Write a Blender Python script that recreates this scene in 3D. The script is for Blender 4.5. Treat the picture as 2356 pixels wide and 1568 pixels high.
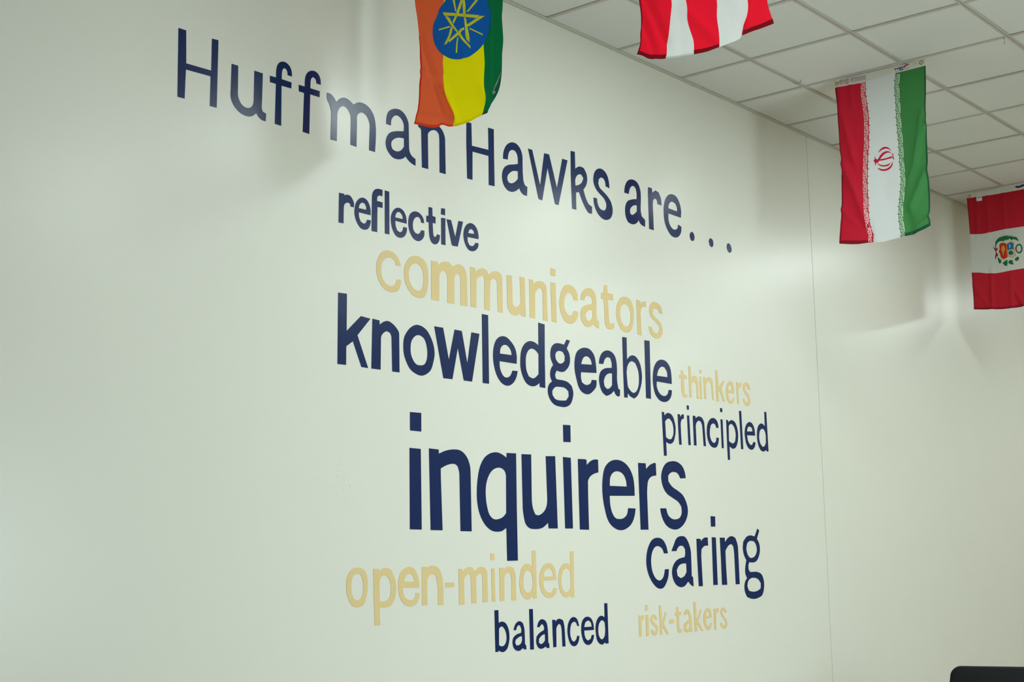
import bpy, bmesh, math, random
from mathutils import Vector, Matrix
from mathutils.geometry import tessellate_polygon

for o in list(bpy.data.objects):
    bpy.data.objects.remove(o, do_unlink=True)
scene = bpy.context.scene
COL = scene.collection
random.seed(4)

# ------------------------------------------------------------------ camera, world, light, exposure
cam_d = bpy.data.cameras.new('camera')
cam = bpy.data.objects.new('camera', cam_d)
COL.objects.link(cam)
RIGHT = Vector((0.639131919522882, -0.7689177829879926, -0.01660820435286572))
UP = Vector((-0.10533551759492786, -0.10890599917419275, 0.9884553161761432))
FWD = Vector((0.7618496033863934, 0.6300039097884241, 0.15059965295874383))
M = Matrix((RIGHT, UP, -FWD)).transposed().to_4x4()
M.translation = Vector((0, 0, 1.6))
cam.matrix_world = M
cam_d.sensor_fit = 'HORIZONTAL'
cam_d.sensor_width = 36.0
cam_d.lens = 50.0884966
cam_d.clip_start = 0.05
scene.camera = cam

scene.view_settings.view_transform = 'Standard'
scene.view_settings.look = 'None'
scene.view_settings.gamma = 1.0
scene.view_settings.use_curve_mapping = False
scene.view_settings.exposure = 0.0

world = bpy.data.worlds.new('sky')
scene.world = world
world.use_nodes = True
world.node_tree.nodes['Background'].inputs[0].default_value = (0.62, 0.74, 0.86, 1)
world.node_tree.nodes['Background'].inputs[1].default_value = 1.0

WALL_Y = 4.195935       # painted wall plane
CEIL = 4.262469         # underside of the ceiling grid
SEAM_X = 8.0904
X0, X1 = -3.0, 17.0     # room along the painted wall
Y0 = -1.4               # opposite wall
TROFFER = 34.0
FILL_W = 100.0

# added fill light behind unseen windows, brightens the middle of the painted wall
WINS = [(3.0, 4.3), (4.7, 6.0)]
WZ0, WZ1 = 0.9, 2.3
for a, b in WINS:
    ld = bpy.data.lights.new('window_daylight', 'AREA')
    ld.shape = 'RECTANGLE'
    ld.size = b - a
    ld.size_y = WZ1 - WZ0
    ld.energy = FILL_W
    ld.color = (0.81, 0.98, 1.0)
    lo = bpy.data.objects.new('window_daylight', ld)
    lo.location = ((a + b) / 2, Y0 - 0.22, (WZ0 + WZ1) / 2)
    lo.rotation_euler = (math.radians(90), 0, 0)
    COL.objects.link(lo)


# ------------------------------------------------------------------ materials
def srgb(r, g, b):
    f = lambda c: (c / 12.92 if c <= 0.04045 else ((c + 0.055) / 1.055) ** 2.4)
    return (f(r / 255), f(g / 255), f(b / 255), 1)


def nodemat(name):
    m = bpy.data.materials.new(name)
    m.use_nodes = True
    nt = m.node_tree
    return m, nt, nt.nodes['Principled BSDF']


def noise_bump(nt, p, scale, strength, dist=0.001, detail=3):
    tc = nt.nodes.new('ShaderNodeTexCoord')
    n = nt.nodes.new('ShaderNodeTexNoise')
    n.inputs['Scale'].default_value = scale
    n.inputs['Detail'].default_value = detail
    b = nt.nodes.new('ShaderNodeBump')
    b.inputs['Strength'].default_value = strength
    b.inputs['Distance'].default_value = dist
    nt.links.new(tc.outputs['Object'], n.inputs['Vector'])
    nt.links.new(n.outputs['Fac'], b.inputs['Height'])
    nt.links.new(b.outputs['Normal'], p.inputs['Normal'])
    return n


def paint(name, col, rough=0.45, bump=0.25, scale=120, var=0.03, spec=0.5):
    m, nt, p = nodemat(name)
    n = noise_bump(nt, p, scale, bump)
    p.inputs['Roughness'].default_value = rough
    p.inputs['Specular IOR Level'].default_value = spec
    mix = nt.nodes.new('ShaderNodeMixRGB')
    mix.inputs[1].default_value = col
    mix.inputs[2].default_value = tuple(c * (1 - var) for c in col[:3]) + (1,)
    n2 = nt.nodes.new('ShaderNodeTexNoise')
    n2.inputs['Scale'].default_value = 3.0
    tc = nt.nodes.new('ShaderNodeTexCoord')
    nt.links.new(tc.outputs['Object'], n2.inputs['Vector'])
    nt.links.new(n2.outputs['Fac'], mix.inputs[0])
    nt.links.new(mix.outputs[0], p.inputs['Base Color'])
    return m


def cloth(name, col, trans=0.3, rough=0.75):
    m, nt, p = nodemat(name)
    noise_bump(nt, p, 900, 0.12, 0.0004, 2)
    p.inputs['Base Color'].default_value = col
    p.inputs['Roughness'].default_value = rough
    p.inputs['Specular IOR Level'].default_value = 0.25
    tr = nt.nodes.new('ShaderNodeBsdfTranslucent')
    tr.inputs['Color'].default_value = col
    mx = nt.nodes.new('ShaderNodeMixShader')
    mx.inputs[0].default_value = trans
    out = nt.nodes['Material Output']
    nt.links.new(p.outputs[0], mx.inputs[1])
    nt.links.new(tr.outputs[0], mx.inputs[2])
    nt.links.new(mx.outputs[0], out.inputs['Surface'])
    return m


def metal(name, col, rough=0.3):
    m, nt, p = nodemat(name)
    noise_bump(nt, p, 300, 0.05)
    p.inputs['Base Color'].default_value = col
    p.inputs['Metallic'].default_value = 1.0
    p.inputs['Roughness'].default_value = rough
    return m


def emit(name, col, strength):
    m = bpy.data.materials.new(name)
    m.use_nodes = True
    nt = m.node_tree
    nt.nodes.clear()
    e = nt.nodes.new('ShaderNodeEmission')
    e.inputs[0].default_value = col
    e.inputs[1].default_value = strength
    o = nt.nodes.new('ShaderNodeOutputMaterial')
    nt.links.new(e.outputs[0], o.inputs[0])
    return m


MAT = {
    'wall': paint('cream_wall_paint', srgb(209, 208, 198), 0.27, 0.03, 160, 0.02, 0.3),
    'joint': paint('joint_filler', srgb(168, 160, 128), 0.7, 0.1),
    'navy': paint('navy_wall_paint', srgb(17, 36, 80), 0.21, 0.2, 240, 0.10, 0.24),
    'tan': paint('tan_wall_paint', srgb(207, 184, 134), 0.5, 0.15, 240, 0.04, 0.2),
    'tile': paint('ceiling_tile_face', srgb(217, 219, 217), 0.9, 0.5, 420, 0.05, 0.1),
    'tee': paint('ceiling_grid_enamel', srgb(188, 182, 176), 0.6, 0.0),
    'trim': paint('wall_angle_enamel', srgb(196, 196, 182), 0.6, 0.0),
    'floor': paint('floor_vinyl', srgb(146, 132, 106), 0.4, 0.1, 30, 0.15),
    'plain': paint('plain_wall_paint', srgb(160, 150, 130), 0.6, 0.1),
    'dusky': paint('dusky_wall_paint', srgb(92, 86, 78), 0.6, 0.1),  # unseen end wall darkened to cut bounced light on the left
    'frame': paint('window_frame_paint', srgb(120, 118, 110), 0.5, 0.05),
    'diffuser': emit('lamp_diffuser', (0.88, 1.0, 0.98, 1), TROFFER),
    'diffuser_dim': emit('worn_lamp_diffuser', (0.88, 1.0, 0.98, 1), TROFFER * 0.3),  # output lowered so the left end of the wall gets darker
    'diffuser_aged': emit('aged_lamp_diffuser', (0.88, 1.0, 0.98, 1), TROFFER * 0.85),  # output lowered to weaken reflections and light on the right
    'canvas': cloth('header_canvas', srgb(226, 225, 216), 0.3),
    'white': cloth('white_nylon', srgb(236, 238, 238), 0.35),
    'white_soft': cloth('soft_white_nylon', srgb(220, 224, 226), 0.33),
    'white_dim': cloth('shaded_white_nylon', srgb(204, 206, 200), 0.3),  # greyer than the other white cloths
    'pin': metal('pin_steel', srgb(150, 190, 176), 0.35),
    'red': cloth('red_nylon', srgb(204, 28, 54), 0.36),
    'red_bright': cloth('bright_red_nylon', srgb(238, 22, 48), 0.5),
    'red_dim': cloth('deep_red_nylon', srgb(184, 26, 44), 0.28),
    'red_hem': cloth('folded_red_hem', srgb(150, 16, 38), 0.3),  # darker red stands in for less light passing through doubled cloth
    'hem_orange': cloth('stitched_orange_hem', srgb(240, 50, 40), 0.4),
    'orange': cloth('orange_nylon', srgb(252, 108, 64), 0.5),
    'yellow': cloth('yellow_nylon', srgb(254, 242, 0), 0.5),
    'green_deep': cloth('deep_green_nylon', srgb(0, 122, 70), 0.35),
    'green': cloth('green_nylon', srgb(64, 132, 72), 0.32),
    'hem_green': cloth('folded_green_hem', srgb(34, 92, 60), 0.3),  # green darkened for the light that doubled cloth holds back
    'hem_green2': cloth('pale_green_stitched_hem', srgb(30, 112, 82), 0.1),
    'flag_blue': cloth('blue_print', srgb(4, 116, 226), 0.0),
    'flag_yellow': cloth('yellow_print', srgb(255, 250, 50), 0.0),
    'mauve': cloth('faded_mauve_patch', srgb(186, 172, 172), 0.1),
    'logo_navy': cloth('navy_ink', srgb(44, 54, 106), 0.0),
    'logo_red': cloth('red_ink', srgb(176, 56, 74), 0.0),
    'logo_grey': cloth('grey_ink', srgb(120, 122, 116), 0.0),
    'emblem_red': cloth('red_print', srgb(204, 22, 60), 0.15),
    'script_white_red': cloth('pink_white_print', srgb(240, 206, 206), 0.1),
    'script_white_green': cloth('pale_green_print', srgb(212, 226, 204), 0.1),
    'label_white': cloth('woven_label', srgb(214, 208, 206), 0.0),
    'emb_green': cloth('green_print', srgb(28, 106, 62), 0.1),
    'emb_ribbon': cloth('dark_red_print', srgb(132, 44, 56), 0.1),
    'emb_gold': cloth('gold_print', srgb(206, 148, 56), 0.1),
    'emb_red': cloth('scarlet_print', srgb(200, 40, 34), 0.1),
    'emb_blue': cloth('sky_blue_print', srgb(20, 112, 176), 0.1),
    'brass': metal('brass_grommet', srgb(176, 140, 60), 0.35),
    'wire': metal('blue_grey_wire', srgb(92, 116, 140), 0.4),
    'black_cloth': cloth('black_upholstery', srgb(20, 21, 24), 0.0, 0.8),
    'black_metal': metal('black_enamel_tube', srgb(26, 26, 28), 0.45),
}


# ------------------------------------------------------------------ helpers
def link(name, me, mat=None, parent=None, loc=None):
    o = bpy.data.objects.new(name, me)
    COL.objects.link(o)
    if mat is not None and me is not None and not me.materials:
        me.materials.append(MAT[mat])
    if parent is not None:
        o.parent = parent
    if loc is not None:
        o.location = loc
    return o


def tag(o, label=None, cat=None, group=None, kind=None):
    if label: o['label'] = label
    if cat: o['category'] = cat
    if group: o['group'] = group
    if kind: o['kind'] = kind
    return o


def box(bm, a, b):
    vs = [bm.verts.new((x, y, z)) for x in (a[0], b[0]) for y in (a[1], b[1]) for z in (a[2], b[2])]
    for f in ((0, 1, 3, 2), (4, 6, 7, 5), (0, 4, 5, 1), (2, 3, 7, 6), (0, 2, 6, 4), (1, 5, 7, 3)):
        bm.faces.new([vs[i] for i in f])


def mesh_of(bm, name, smooth=False):
    bmesh.ops.recalc_face_normals(bm, faces=bm.faces)
    me = bpy.data.meshes.new(name)
    bm.to_mesh(me)
    bm.free()
    if smooth:
        for p in me.polygons:
            p.use_smooth = True
    return me


def boxes(name, lst, mat, parent=None, loc=None):
    bm = bmesh.new()
    for a, b in lst:
        box(bm, a, b)
    return link(name, mesh_of(bm, name), mat, parent, loc)


def tube(bm, pts, r, seg=10):
    rings = []
    pts = [Vector(p) for p in pts]
    for i, p in enumerate(pts):
        d = (pts[min(i + 1, len(pts) - 1)] - pts[max(i - 1, 0)]).normalized()
        u = d.cross(Vector((0, 0, 1)))
        if u.length < 0.1: u = d.cross(Vector((0, 1, 0)))
        u.normalize()
        v = d.cross(u)
        rings.append([bm.verts.new(p + r * (math.cos(t) * u + math.sin(t) * v))
                      for t in (2 * math.pi * k / seg for k in range(seg))])
    for a, b in zip(rings, rings[1:]):
        for k in range(seg):
            bm.faces.new((a[k], a[(k + 1) % seg], b[(k + 1) % seg], b[k]))
    bm.faces.new(rings[0]); bm.faces.new(rings[-1][::-1])


def parse(s, unit):
    """rings of 'a,b a,b ...': '+' starts an island, '-' a hole of the island before it"""
    islands = []
    cur = ''
    kind = '+'
    def flush():
        if not cur: return
        r = [tuple(float(v) / unit for v in w.split(',')) for w in cur.split()]
        if kind == '+': islands.append([r])
        else: islands[-1].append(r)
    for ch in s:
        if ch in '+-':
            flush(); cur = ''; kind = ch
        else:
            cur += ch
    flush()
    return islands


def smooth_ring(r, corner=40, n=3):
    pts = [Vector(p) for p in r]
    q = []
    for p in pts:
        if not q or (p - q[-1]).length > 1e-5: q.append(p)
    if (q[0] - q[-1]).length < 1e-5: q.pop()
    N = len(q)
    if N < 5: return q
    tan = []
    for i in range(N):
        a = q[i] - q[i - 1]; b = q[(i + 1) % N] - q[i]
        ang = math.degrees(a.angle(b))
        if ang > corner: tan.append(None)
        elif a.length > 3 * b.length: tan.append(a.normalized())
        elif b.length > 3 * a.length: tan.append(b.normalized())
        else: tan.append((a.normalized() * b.length + b.normalized() * a.length).normalized())
    out = []
    for i in range(N):
        p, s = q[i], q[(i + 1) % N]
        L = (s - p).length; ch = (s - p).normalized()
        out.append(p)
        t0 = tan[i] or ch; t1 = tan[(i + 1) % N] or ch
        if t0.angle(ch) < 0.05 and t1.angle(ch) < 0.05: continue
        for k in range(1, n):
            t = k / n
            h00 = 2*t**3 - 3*t**2 + 1; h10 = t**3 - 2*t**2 + t; h01 = -2*t**3 + 3*t**2; h11 = t**3 - t**2
            out.append(p*h00 + t0*(L*h10) + s*h01 + t1*(L*h11))
    return out


WORDS = [
 ('Huffman', 'navy', [
  "6288,7166 6359,7167 6365,6910 6600,6914 6602,7170 6664,7174 6657,6633 6592,6632 6595,6867 6363,6861 6356,6632 6291,6631",
  "6795,7020 6860,7021 6860,6797 6874,6748 6906,6714 6950,6703 6988,6715 7012,6746 7019,6801 7022,7024 7108,7023 7101,6741 7109,6712 7146,6700 7142,6638 7104,6639 7065,6661 7046,6683 7005,6649 6967,6637 6913,6639 6853,6664 6810,6706 6791,6750 6790,6815",
  "7181,7023 7245,7025 7247,7091 7261,7136 7284,7162 7312,7175 7352,7175 7387,7155 7405,7128 7413,7075 7366,7075 7361,7107 7349,7122 7330,7125 7313,7108 7306,7079 7304,7026 7408,7025 7406,6973 7303,6971 7302,6638 7236,6639 7244,6971 7183,6970",
  "7485,7025 7550,7026 7552,7083 7563,7127 7590,7162 7628,7181 7670,7183 7704,7164 7722,7131 7726,7084 7677,7084 7673,7109 7655,7126 7638,7128 7619,7109 7613,7075 7611,7027 7716,7028 7713,6974 7610,6975 7602,6637 7531,6640 7544,6970 7487,6970",
  "7794,7035 7835,7035 7872,7014 7903,6981 7933,7013 7989,7040 8046,7033 8100,7006 8135,7030 8173,7043 8237,7041 8295,7016 8338,6968 8360,6892 8364,6791 8353,6645 8282,6647 8291,6861 8278,6906 8250,6943 8205,6959 8166,6947 8142,6918 8140,6865 8134,6644 8064,6647 8069,6872 8059,6917 8027,6952 7990,6964 7952,6949 7921,6908 7913,6850 7907,6645 7837,6643 7845,6853 7838,6903 7823,6941 7795,6981",
  "8488,6926 8494,6985 8515,7039 8560,7074 8607,7090 8661,7093 8709,7075 8750,7035 8770,6980 8773,6793 8782,6736 8809,6707 8854,6689 8854,6628 8808,6638 8760,6661 8729,6686 8699,6663 8638,6641 8571,6643 8524,6672 8491,6713 8482,6759 8496,6811 8532,6856 8599,6885 8708,6909 8708,6971 8688,7006 8654,7028 8613,7031 8573,7006 8552,6970 8548,6925-8710,6845 8646,6838 8585,6811 8555,6780 8551,6750 8564,6719 8598,6709 8645,6715 8679,6736 8709,6770",
  "8893,7048 8937,7044 8980,7028 9022,7058 9087,7071 9151,7062 9202,7036 9230,6999 9244,6956 9248,6630 9167,6630 9168,6930 9162,6984 9129,7007 9086,7005 9043,6984 9016,6948 9018,6631 8937,6630 8930,6967 8920,6985 8892,6993",
 ]),
 ('Hawks', 'navy', [
  "9539,7187 9609,7189 9612,6975 9848,6986 9847,7201 9929,7204 9927,6938 9929,6650 9844,6646 9847,6926 9619,6920 9614,6650 9540,6648 9535,7000",
  "10058,6944 10066,7009 10096,7069 10138,7110 10192,7134 10260,7135 10317,7101 10348,7043 10351,6962 10355,6823 10366,6771 10390,6745 10418,6740 10410,6647 10354,6650 10313,6675 10295,6701 10248,6668 10182,6644 10110,6652 10060,6695 10040,6755 10047,6814 10075,6862 10132,6898 10222,6922 10280,6939 10281,6985 10266,7036 10237,7059 10193,7058 10160,7040 10138,7003 10129,6950-10278,6865 10212,6856 10155,6825 10121,6787 10117,6754 10136,6728 10176,6727 10234,6754 10276,6791",
  "10439,7126 10504,7127 10618,6793 10692,7133 10770,7137 10886,6817 10982,7137 11069,7139 10906,6648 10849,6646 10741,6993 10646,6647 10588,6650",
  "11124,7249 11195,7254 11195,7077 11236,7105 11282,7118 11337,7114 11378,7071 11394,7017 11377,6946 11324,6884 11362,6806 11406,6752 11466,6732 11461,6656 11402,6655 11357,6692 11296,6766 11248,6845 11198,6830 11197,6652 11126,6650 11118,7008-11192,6902 11191,6966 11223,7012 11261,7033 11297,7035 11329,7005 11304,6960 11256,6924",
  "11780,6987 11713,6994 11706,7038 11682,7069 11639,7074 11596,7048 11584,7003 11602,6966 11657,6936 11732,6899 11797,6847 11823,6788 11825,6742 11789,6672 11730,6641 11672,6634 11598,6655 11534,6707 11499,6775 11493,6836 11555,6837 11562,6792 11592,6746 11639,6729 11686,6734 11713,6768 11715,6814 11682,6855 11617,6889 11544,6932 11503,6993 11502,7050 11523,7106 11572,7151 11629,7168 11696,7156 11742,7121 11772,7057",
 ]),
 ('are...', 'navy', [
  "12046,6991 12061,7061 12094,7114 12146,7151 12206,7165 12277,7156 12326,7118 12349,7063 12352,6967 12344,6846 12359,6790 12421,6762 12417,6684 12354,6693 12315,6716 12300,6737 12263,6701 12181,6671 12102,6680 12065,6726 12052,6800 12065,6861 12103,6909 12175,6940 12271,6963 12276,7025 12262,7076 12227,7095 12193,7090 12151,7054 12127,6991-12273,6893 12222,6886 12171,6857 12145,6828 12143,6787 12176,6771 12228,6796 12270,6831",
  "12499,7139 12570,7139 12576,7091 12637,7129 12699,7117 12739,7063 12749,6980 12670,6980 12662,7019 12627,7037 12588,7011 12578,6949 12582,6675 12493,6675 12492,7041",
  "13129,6909 12879,6914 12879,6838 12904,6788 12956,6754 13010,6754 13056,6783 13069,6822 13134,6808 13126,6751 13083,6695 13016,6665 12929,6670 12857,6719 12804,6795 12787,6901 12799,7001 12842,7083 12914,7136 12980,7148 13055,7132 13113,7071 13139,6989-12883,6974 13056,6968 13058,7005 13028,7049 12964,7062 12915,7041 12889,7006",
  "13351,6789 13388,6770 13398,6728 13385,6695 13352,6680 13315,6690 13298,6730 13309,6767",
  "13744,6779 13785,6764 13798,6724 13784,6686 13753,6672 13714,6688 13698,6731 13712,6763",
  "14131,6783 14176,6765 14199,6724 14189,6686 14151,6668 14109,6684 14086,6725 14098,6766",
 ]),
 ('reflective', 'navy', [
  "7934,6210 7993,6212 7993,6200 8022,6210 8059,6208 8090,6181 8105,6151 8103,6116 8064,6116 8062,6136 8047,6143 8022,6141 7995,6122 7988,6093 7986,5959 7929,5957",
  "8300,6083 8160,6084 8166,6041 8182,6011 8216,5998 8242,6006 8259,6038 8303,6040 8293,5997 8274,5966 8235,5946 8185,5951 8141,5990 8113,6050 8112,6106 8128,6160 8160,6199 8204,6219 8249,6211 8281,6179 8300,6121-8160,6121 8248,6122 8246,6149 8229,6172 8198,6175 8172,6154",
  "8310,5949 8316,6247 8326,6287 8352,6318 8391,6331 8443,6331 8440,6273 8404,6274 8380,6259 8375,6223 8443,6221 8443,6172 8381,6170 8377,5950",
  "8470,6332 8524,6331 8524,5954 8469,5953",
  "8737,6085 8597,6087 8601,6045 8620,6006 8654,5995 8681,6011 8695,6050 8741,6050 8738,6016 8714,5973 8660,5947 8613,5952 8567,5997 8545,6060 8544,6117 8568,6169 8602,6199 8642,6210 8689,6199 8725,6159 8737,6112-8596,6118 8692,6119 8682,6151 8655,6172 8628,6170 8605,6149",
  "8960,6127 8921,6127 8912,6157 8887,6172 8852,6162 8825,6132 8815,6087 8821,6049 8844,6024 8879,6017 8906,6034 8920,6059 8962,6061 8959,6014 8929,5975 8885,5954 8830,5963 8782,6009 8760,6068 8760,6126 8780,6178 8818,6207 8867,6216 8915,6202 8949,6169",
  "9018,6286 9066,6288 9069,6213 9109,6210 9107,6150 9069,6150 9075,6062 9081,6034 9098,6027 9117,6040 9124,6056 9164,6055 9156,6007 9130,5973 9095,5959 9055,5971 9032,6006 9022,6054 9019,6145 8988,6146 8988,6203 9017,6205",
  "9182,6216 9237,6222 9236,5974 9180,5974+9183,6305 9235,6309 9234,6247 9179,6247",
  "9254,6217 9314,6219 9368,6071 9413,6228 9476,6231 9401,5988 9332,5985 9317,5998",
  "9688,6103 9536,6099 9540,6054 9561,6027 9599,6024 9629,6043 9642,6062 9687,6066 9682,6031 9651,5996 9606,5977 9553,5980 9509,6019 9482,6080 9483,6141 9508,6195 9550,6228 9588,6237 9633,6227 9670,6193 9689,6134-9544,6138 9628,6143 9621,6169 9594,6182 9564,6173",
 ]),
 ('communicators', 'tan', [
  "8665,5697 8602,5697 8585,5733 8546,5753 8506,5749 8454,5718 8428,5671 8425,5615 8440,5561 8473,5528 8518,5510 8558,5511 8597,5534 8611,5575 8664,5581 8661,5535 8640,5494 8610,5469 8557,5456 8492,5460 8440,5486 8395,5535 8369,5597 8365,5653 8382,5721 8422,5779 8474,5808 8520,5813 8586,5799 8632,5764",
  "8702,5636 8705,5694 8733,5750 8774,5792 8829,5816 8897,5817 8959,5794 8994,5746 9010,5670 9003,5582 8984,5511 8956,5469 8901,5450 8839,5454 8785,5480 8738,5526 8707,5584-8762,5635 8766,5683 8794,5726 8842,5748 8890,5745 8924,5716 8944,5661 8943,5593 8929,5543 8901,5518 8860,5514 8819,5528 8785,5561 8765,5607",
  "9046,5807 9132,5808 9135,5777 9185,5812 9250,5827 9293,5820 9329,5793 9388,5822 9446,5825 9490,5799 9512,5762 9521,5693 9526,5456 9430,5454 9430,5700 9420,5729 9394,5735 9364,5719 9349,5689 9348,5454 9252,5455 9255,5676 9241,5723 9213,5741 9177,5724 9152,5686 9146,5455 9045,5456",
  "9567,5829 9636,5829 9637,5795 9693,5827 9755,5840 9800,5824 9826,5789 9885,5828 9940,5840 9994,5827 10017,5794 10020,5456 9947,5458 9945,5722 9935,5756 9899,5767 9868,5752 9844,5718 9834,5454 9757,5458 9763,5737 9750,5766 9722,5762 9684,5747 9653,5712 9644,5457 9566,5459",
  "10084,5826 10163,5830 10166,5576 10178,5546 10209,5536 10258,5556 10284,5596 10276,5836 10351,5838 10359,5457 10291,5459 10286,5487 10215,5456 10152,5460 10105,5496 10087,5545",
  "10418,5833 10481,5833 10483,5796 10537,5827 10588,5837 10647,5830 10680,5802 10687,5728 10692,5456 10621,5459 10623,5730 10606,5765 10577,5767 10535,5740 10503,5693 10501,5459 10419,5461",
  "10749,5847 10832,5853 10834,5460 10757,5462+10752,5992 10833,5990 10831,5918 10755,5917",
  "11182,5722 11116,5719 11103,5761 11060,5786 11016,5777 10979,5734 10959,5666 10969,5613 10999,5574 11043,5555 11087,5568 11116,5612 11189,5613 11182,5569 11147,5515 11093,5482 11040,5472 10970,5489 10920,5542 10888,5614 10888,5690 10920,5781 10965,5841 11028,5863 11098,5859 11159,5824 11182,5772",
  "11228,5739 11248,5803 11295,5848 11351,5873 11415,5875 11469,5843 11495,5791 11499,5713 11496,5601 11507,5563 11536,5548 11533,5480 11482,5488 11440,5514 11371,5478 11290,5483 11238,5531 11224,5590 11242,5647 11298,5687 11390,5712 11427,5723 11423,5765 11394,5794 11353,5797 11310,5772 11291,5740-11421,5654 11369,5648 11322,5619 11306,5584 11325,5547 11365,5541 11402,5559 11425,5592",
  "11636,5943 11695,5948 11695,5870 11794,5867 11787,5801 11699,5804 11710,5582 11722,5555 11747,5558 11795,5572 11799,5535 11783,5505 11725,5493 11669,5498 11642,5529 11632,5640 11625,5794 11580,5794 11585,5859 11623,5861",
  "12003,5869 12081,5861 12128,5815 12154,5749 12149,5645 12114,5549 12073,5507 12003,5493 11927,5510 11872,5566 11840,5631 11840,5722 11873,5794 11924,5847-11999,5790 12057,5777 12090,5730 12094,5661 12077,5596 12036,5563 11978,5558 11931,5596 11911,5662 11914,5720 11939,5768",
  "12214,5868 12280,5861 12282,5831 12330,5859 12387,5868 12388,5807 12337,5805 12295,5778 12281,5730 12290,5493 12216,5494 12213,5745 12207,5814",
  "12700,5773 12633,5775 12614,5806 12563,5814 12520,5795 12508,5758 12537,5726 12608,5699 12668,5653 12691,5596 12676,5541 12628,5501 12565,5488 12484,5509 12436,5562 12428,5605 12483,5608 12498,5575 12537,5550 12589,5552 12626,5583 12628,5619 12595,5650 12524,5683 12465,5723 12443,5767 12456,5828 12493,5868 12546,5884 12618,5878 12679,5844",
 ]),
 ('knowledgeable', 'navy', [
  "7926,5370 8025,5373 8022,5063 8184,5206 8296,5197 8145,5041 8268,4778 8190,4780 8093,4985 8018,4935 8016,4781 7920,4780",
  "8318,5200 8402,5195 8404,5160 8452,5190 8504,5202 8562,5183 8608,5151 8638,5107 8640,4775 8552,4775 8545,5069 8527,5104 8484,5113 8445,5090 8419,5050 8413,4778 8305,4778",
  "8848,5209 8919,5205 8980,5178 9035,5117 9069,5049 9080,4973 9060,4894 9032,4834 8976,4791 8914,4771 8846,4780 8772,4815 8726,4872 8696,4935 8688,5009 8697,5076 8735,5137 8782,5180-8863,5120 8911,5118 8952,5094 8979,5039 8988,4964 8977,4910 8950,4874 8895,4860 8847,4865 8807,4899 8783,4943 8777,4999 8788,5057 8822,5099",
  "9078,5223 9194,5223 9266,4945 9345,5224 9442,5222 9512,4937 9572,5224 9683,5222 9573,4775 9461,4776 9386,5062 9310,4774 9191,4773",
  "9720,5410 9808,5410 9808,4775 9720,4775",
  "10208,4996 9961,4998 9963,4949 9988,4891 10026,4859 10065,4855 10113,4876 10146,4927 10222,4930 10211,4890 10175,4831 10118,4790 10063,4778 10001,4791 9932,4845 9881,4952 9869,5041 9885,5133 9925,5199 9988,5233 10059,5235 10129,5200 10191,5140 10213,5065-9969,5070 10137,5072 10130,5108 10096,5145 10057,5159 10010,5149 9978,5118",
  "10545,5427 10644,5420 10635,5064 10635,4802 10550,4805 10547,4843 10481,4810 10424,4803 10351,4825 10296,4887 10266,4967 10265,5049 10287,5144 10338,5203 10412,5234 10486,5229 10541,5207-10540,5121 10500,5150 10434,5163 10385,5139 10350,5078 10345,5015 10355,4944 10386,4895 10451,4880 10492,4896 10536,4929",
  "10944,5254 10984,5309 11042,5305 10986,5221 11020,5181 11035,5124 11025,5069 10988,5022 10926,4985 10865,4981 10819,4989 10800,4963 10792,4936 10803,4910 10828,4902 10914,4901 10992,4889 11052,4857 11076,4794 11061,4729 11027,4678 10957,4645 10862,4640 10769,4654 10711,4692 10679,4742 10674,4805 10699,4849 10742,4875 10718,4913 10716,4966 10738,5010 10765,5039 10729,5094 10724,5157 10745,5212 10789,5247 10866,5260-10872,5185 10924,5179 10952,5142 10947,5094 10903,5066 10851,5065 10809,5096 10799,5138 10820,5169-10757,4801 10791,4825 10851,4832 10955,4824 10997,4799 11001,4751 10959,4708 10872,4701 10779,4713 10743,4747 10742,4784",
  "11469,5022 11210,5007 11206,4956 11222,4908 11275,4888 11329,4893 11375,4921 11385,4946 11466,4949 11460,4890 11408,4837 11334,4798 11253,4799 11183,4835 11134,4928 11106,5033 11111,5120 11144,5199 11217,5245 11290,5260 11371,5249 11433,5201 11462,5110-11215,5089 11392,5099 11384,5135 11349,5167 11295,5174 11249,5150",
  "11512,5121 11529,5183 11573,5237 11649,5269 11724,5266 11789,5230 11818,5166 11824,5088 11820,4975 11839,4893 11868,4884 11863,4822 11835,4812 11789,4828 11762,4865 11704,4827 11628,4802 11564,4832 11517,4906 11510,4982 11536,5039 11603,5079 11678,5093 11733,5098 11734,5146 11711,5195 11664,5201 11616,5174 11586,5123-11736,5040 11676,5035 11618,5002 11588,4950 11599,4901 11640,4875 11688,4886 11731,4921",
  "11933,5439 12011,5441 12009,5212 12060,5251 12110,5265 12178,5251 12235,5199 12266,5116 12269,5025 12230,4919 12177,4846 12116,4812 12048,4831 12001,4859 12001,4813 11939,4811 11933,5052-12007,5133 12046,5182 12090,5200 12155,5186 12201,5122 12215,5020 12197,4939 12149,4884 12109,4872 12042,4898 12005,4946",
  "12336,5448 12434,5451 12426,4832 12335,4833",
  "12832,5023 12545,5027 12542,4978 12583,4912 12654,4883 12706,4887 12754,4920 12767,4956 12832,4956 12816,4895 12756,4838 12681,4817 12599,4826 12510,4889 12475,4985 12477,5101 12507,5184 12572,5249 12656,5272 12739,5259 12809,5201 12831,5108-12552,5090 12752,5091 12749,5142 12703,5191 12651,5196 12587,5157",
 ]),
 ('thinkers', 'tan', [
  "13024,5193 13067,5192 13073,5147 13135,5144 13131,5102 13074,5102 13083,4969 13092,4934 13129,4937 13141,4920 13122,4898 13078,4895 13036,4912 13019,4982 13022,5099 12983,5100 12990,5138 13020,5137",
  "13173,5253 13221,5251 13224,5130 13281,5153 13336,5146 13366,5100 13368,4901 13324,4904 13323,5054 13298,5086 13265,5080 13225,5046 13225,4905 13177,4905",
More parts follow.
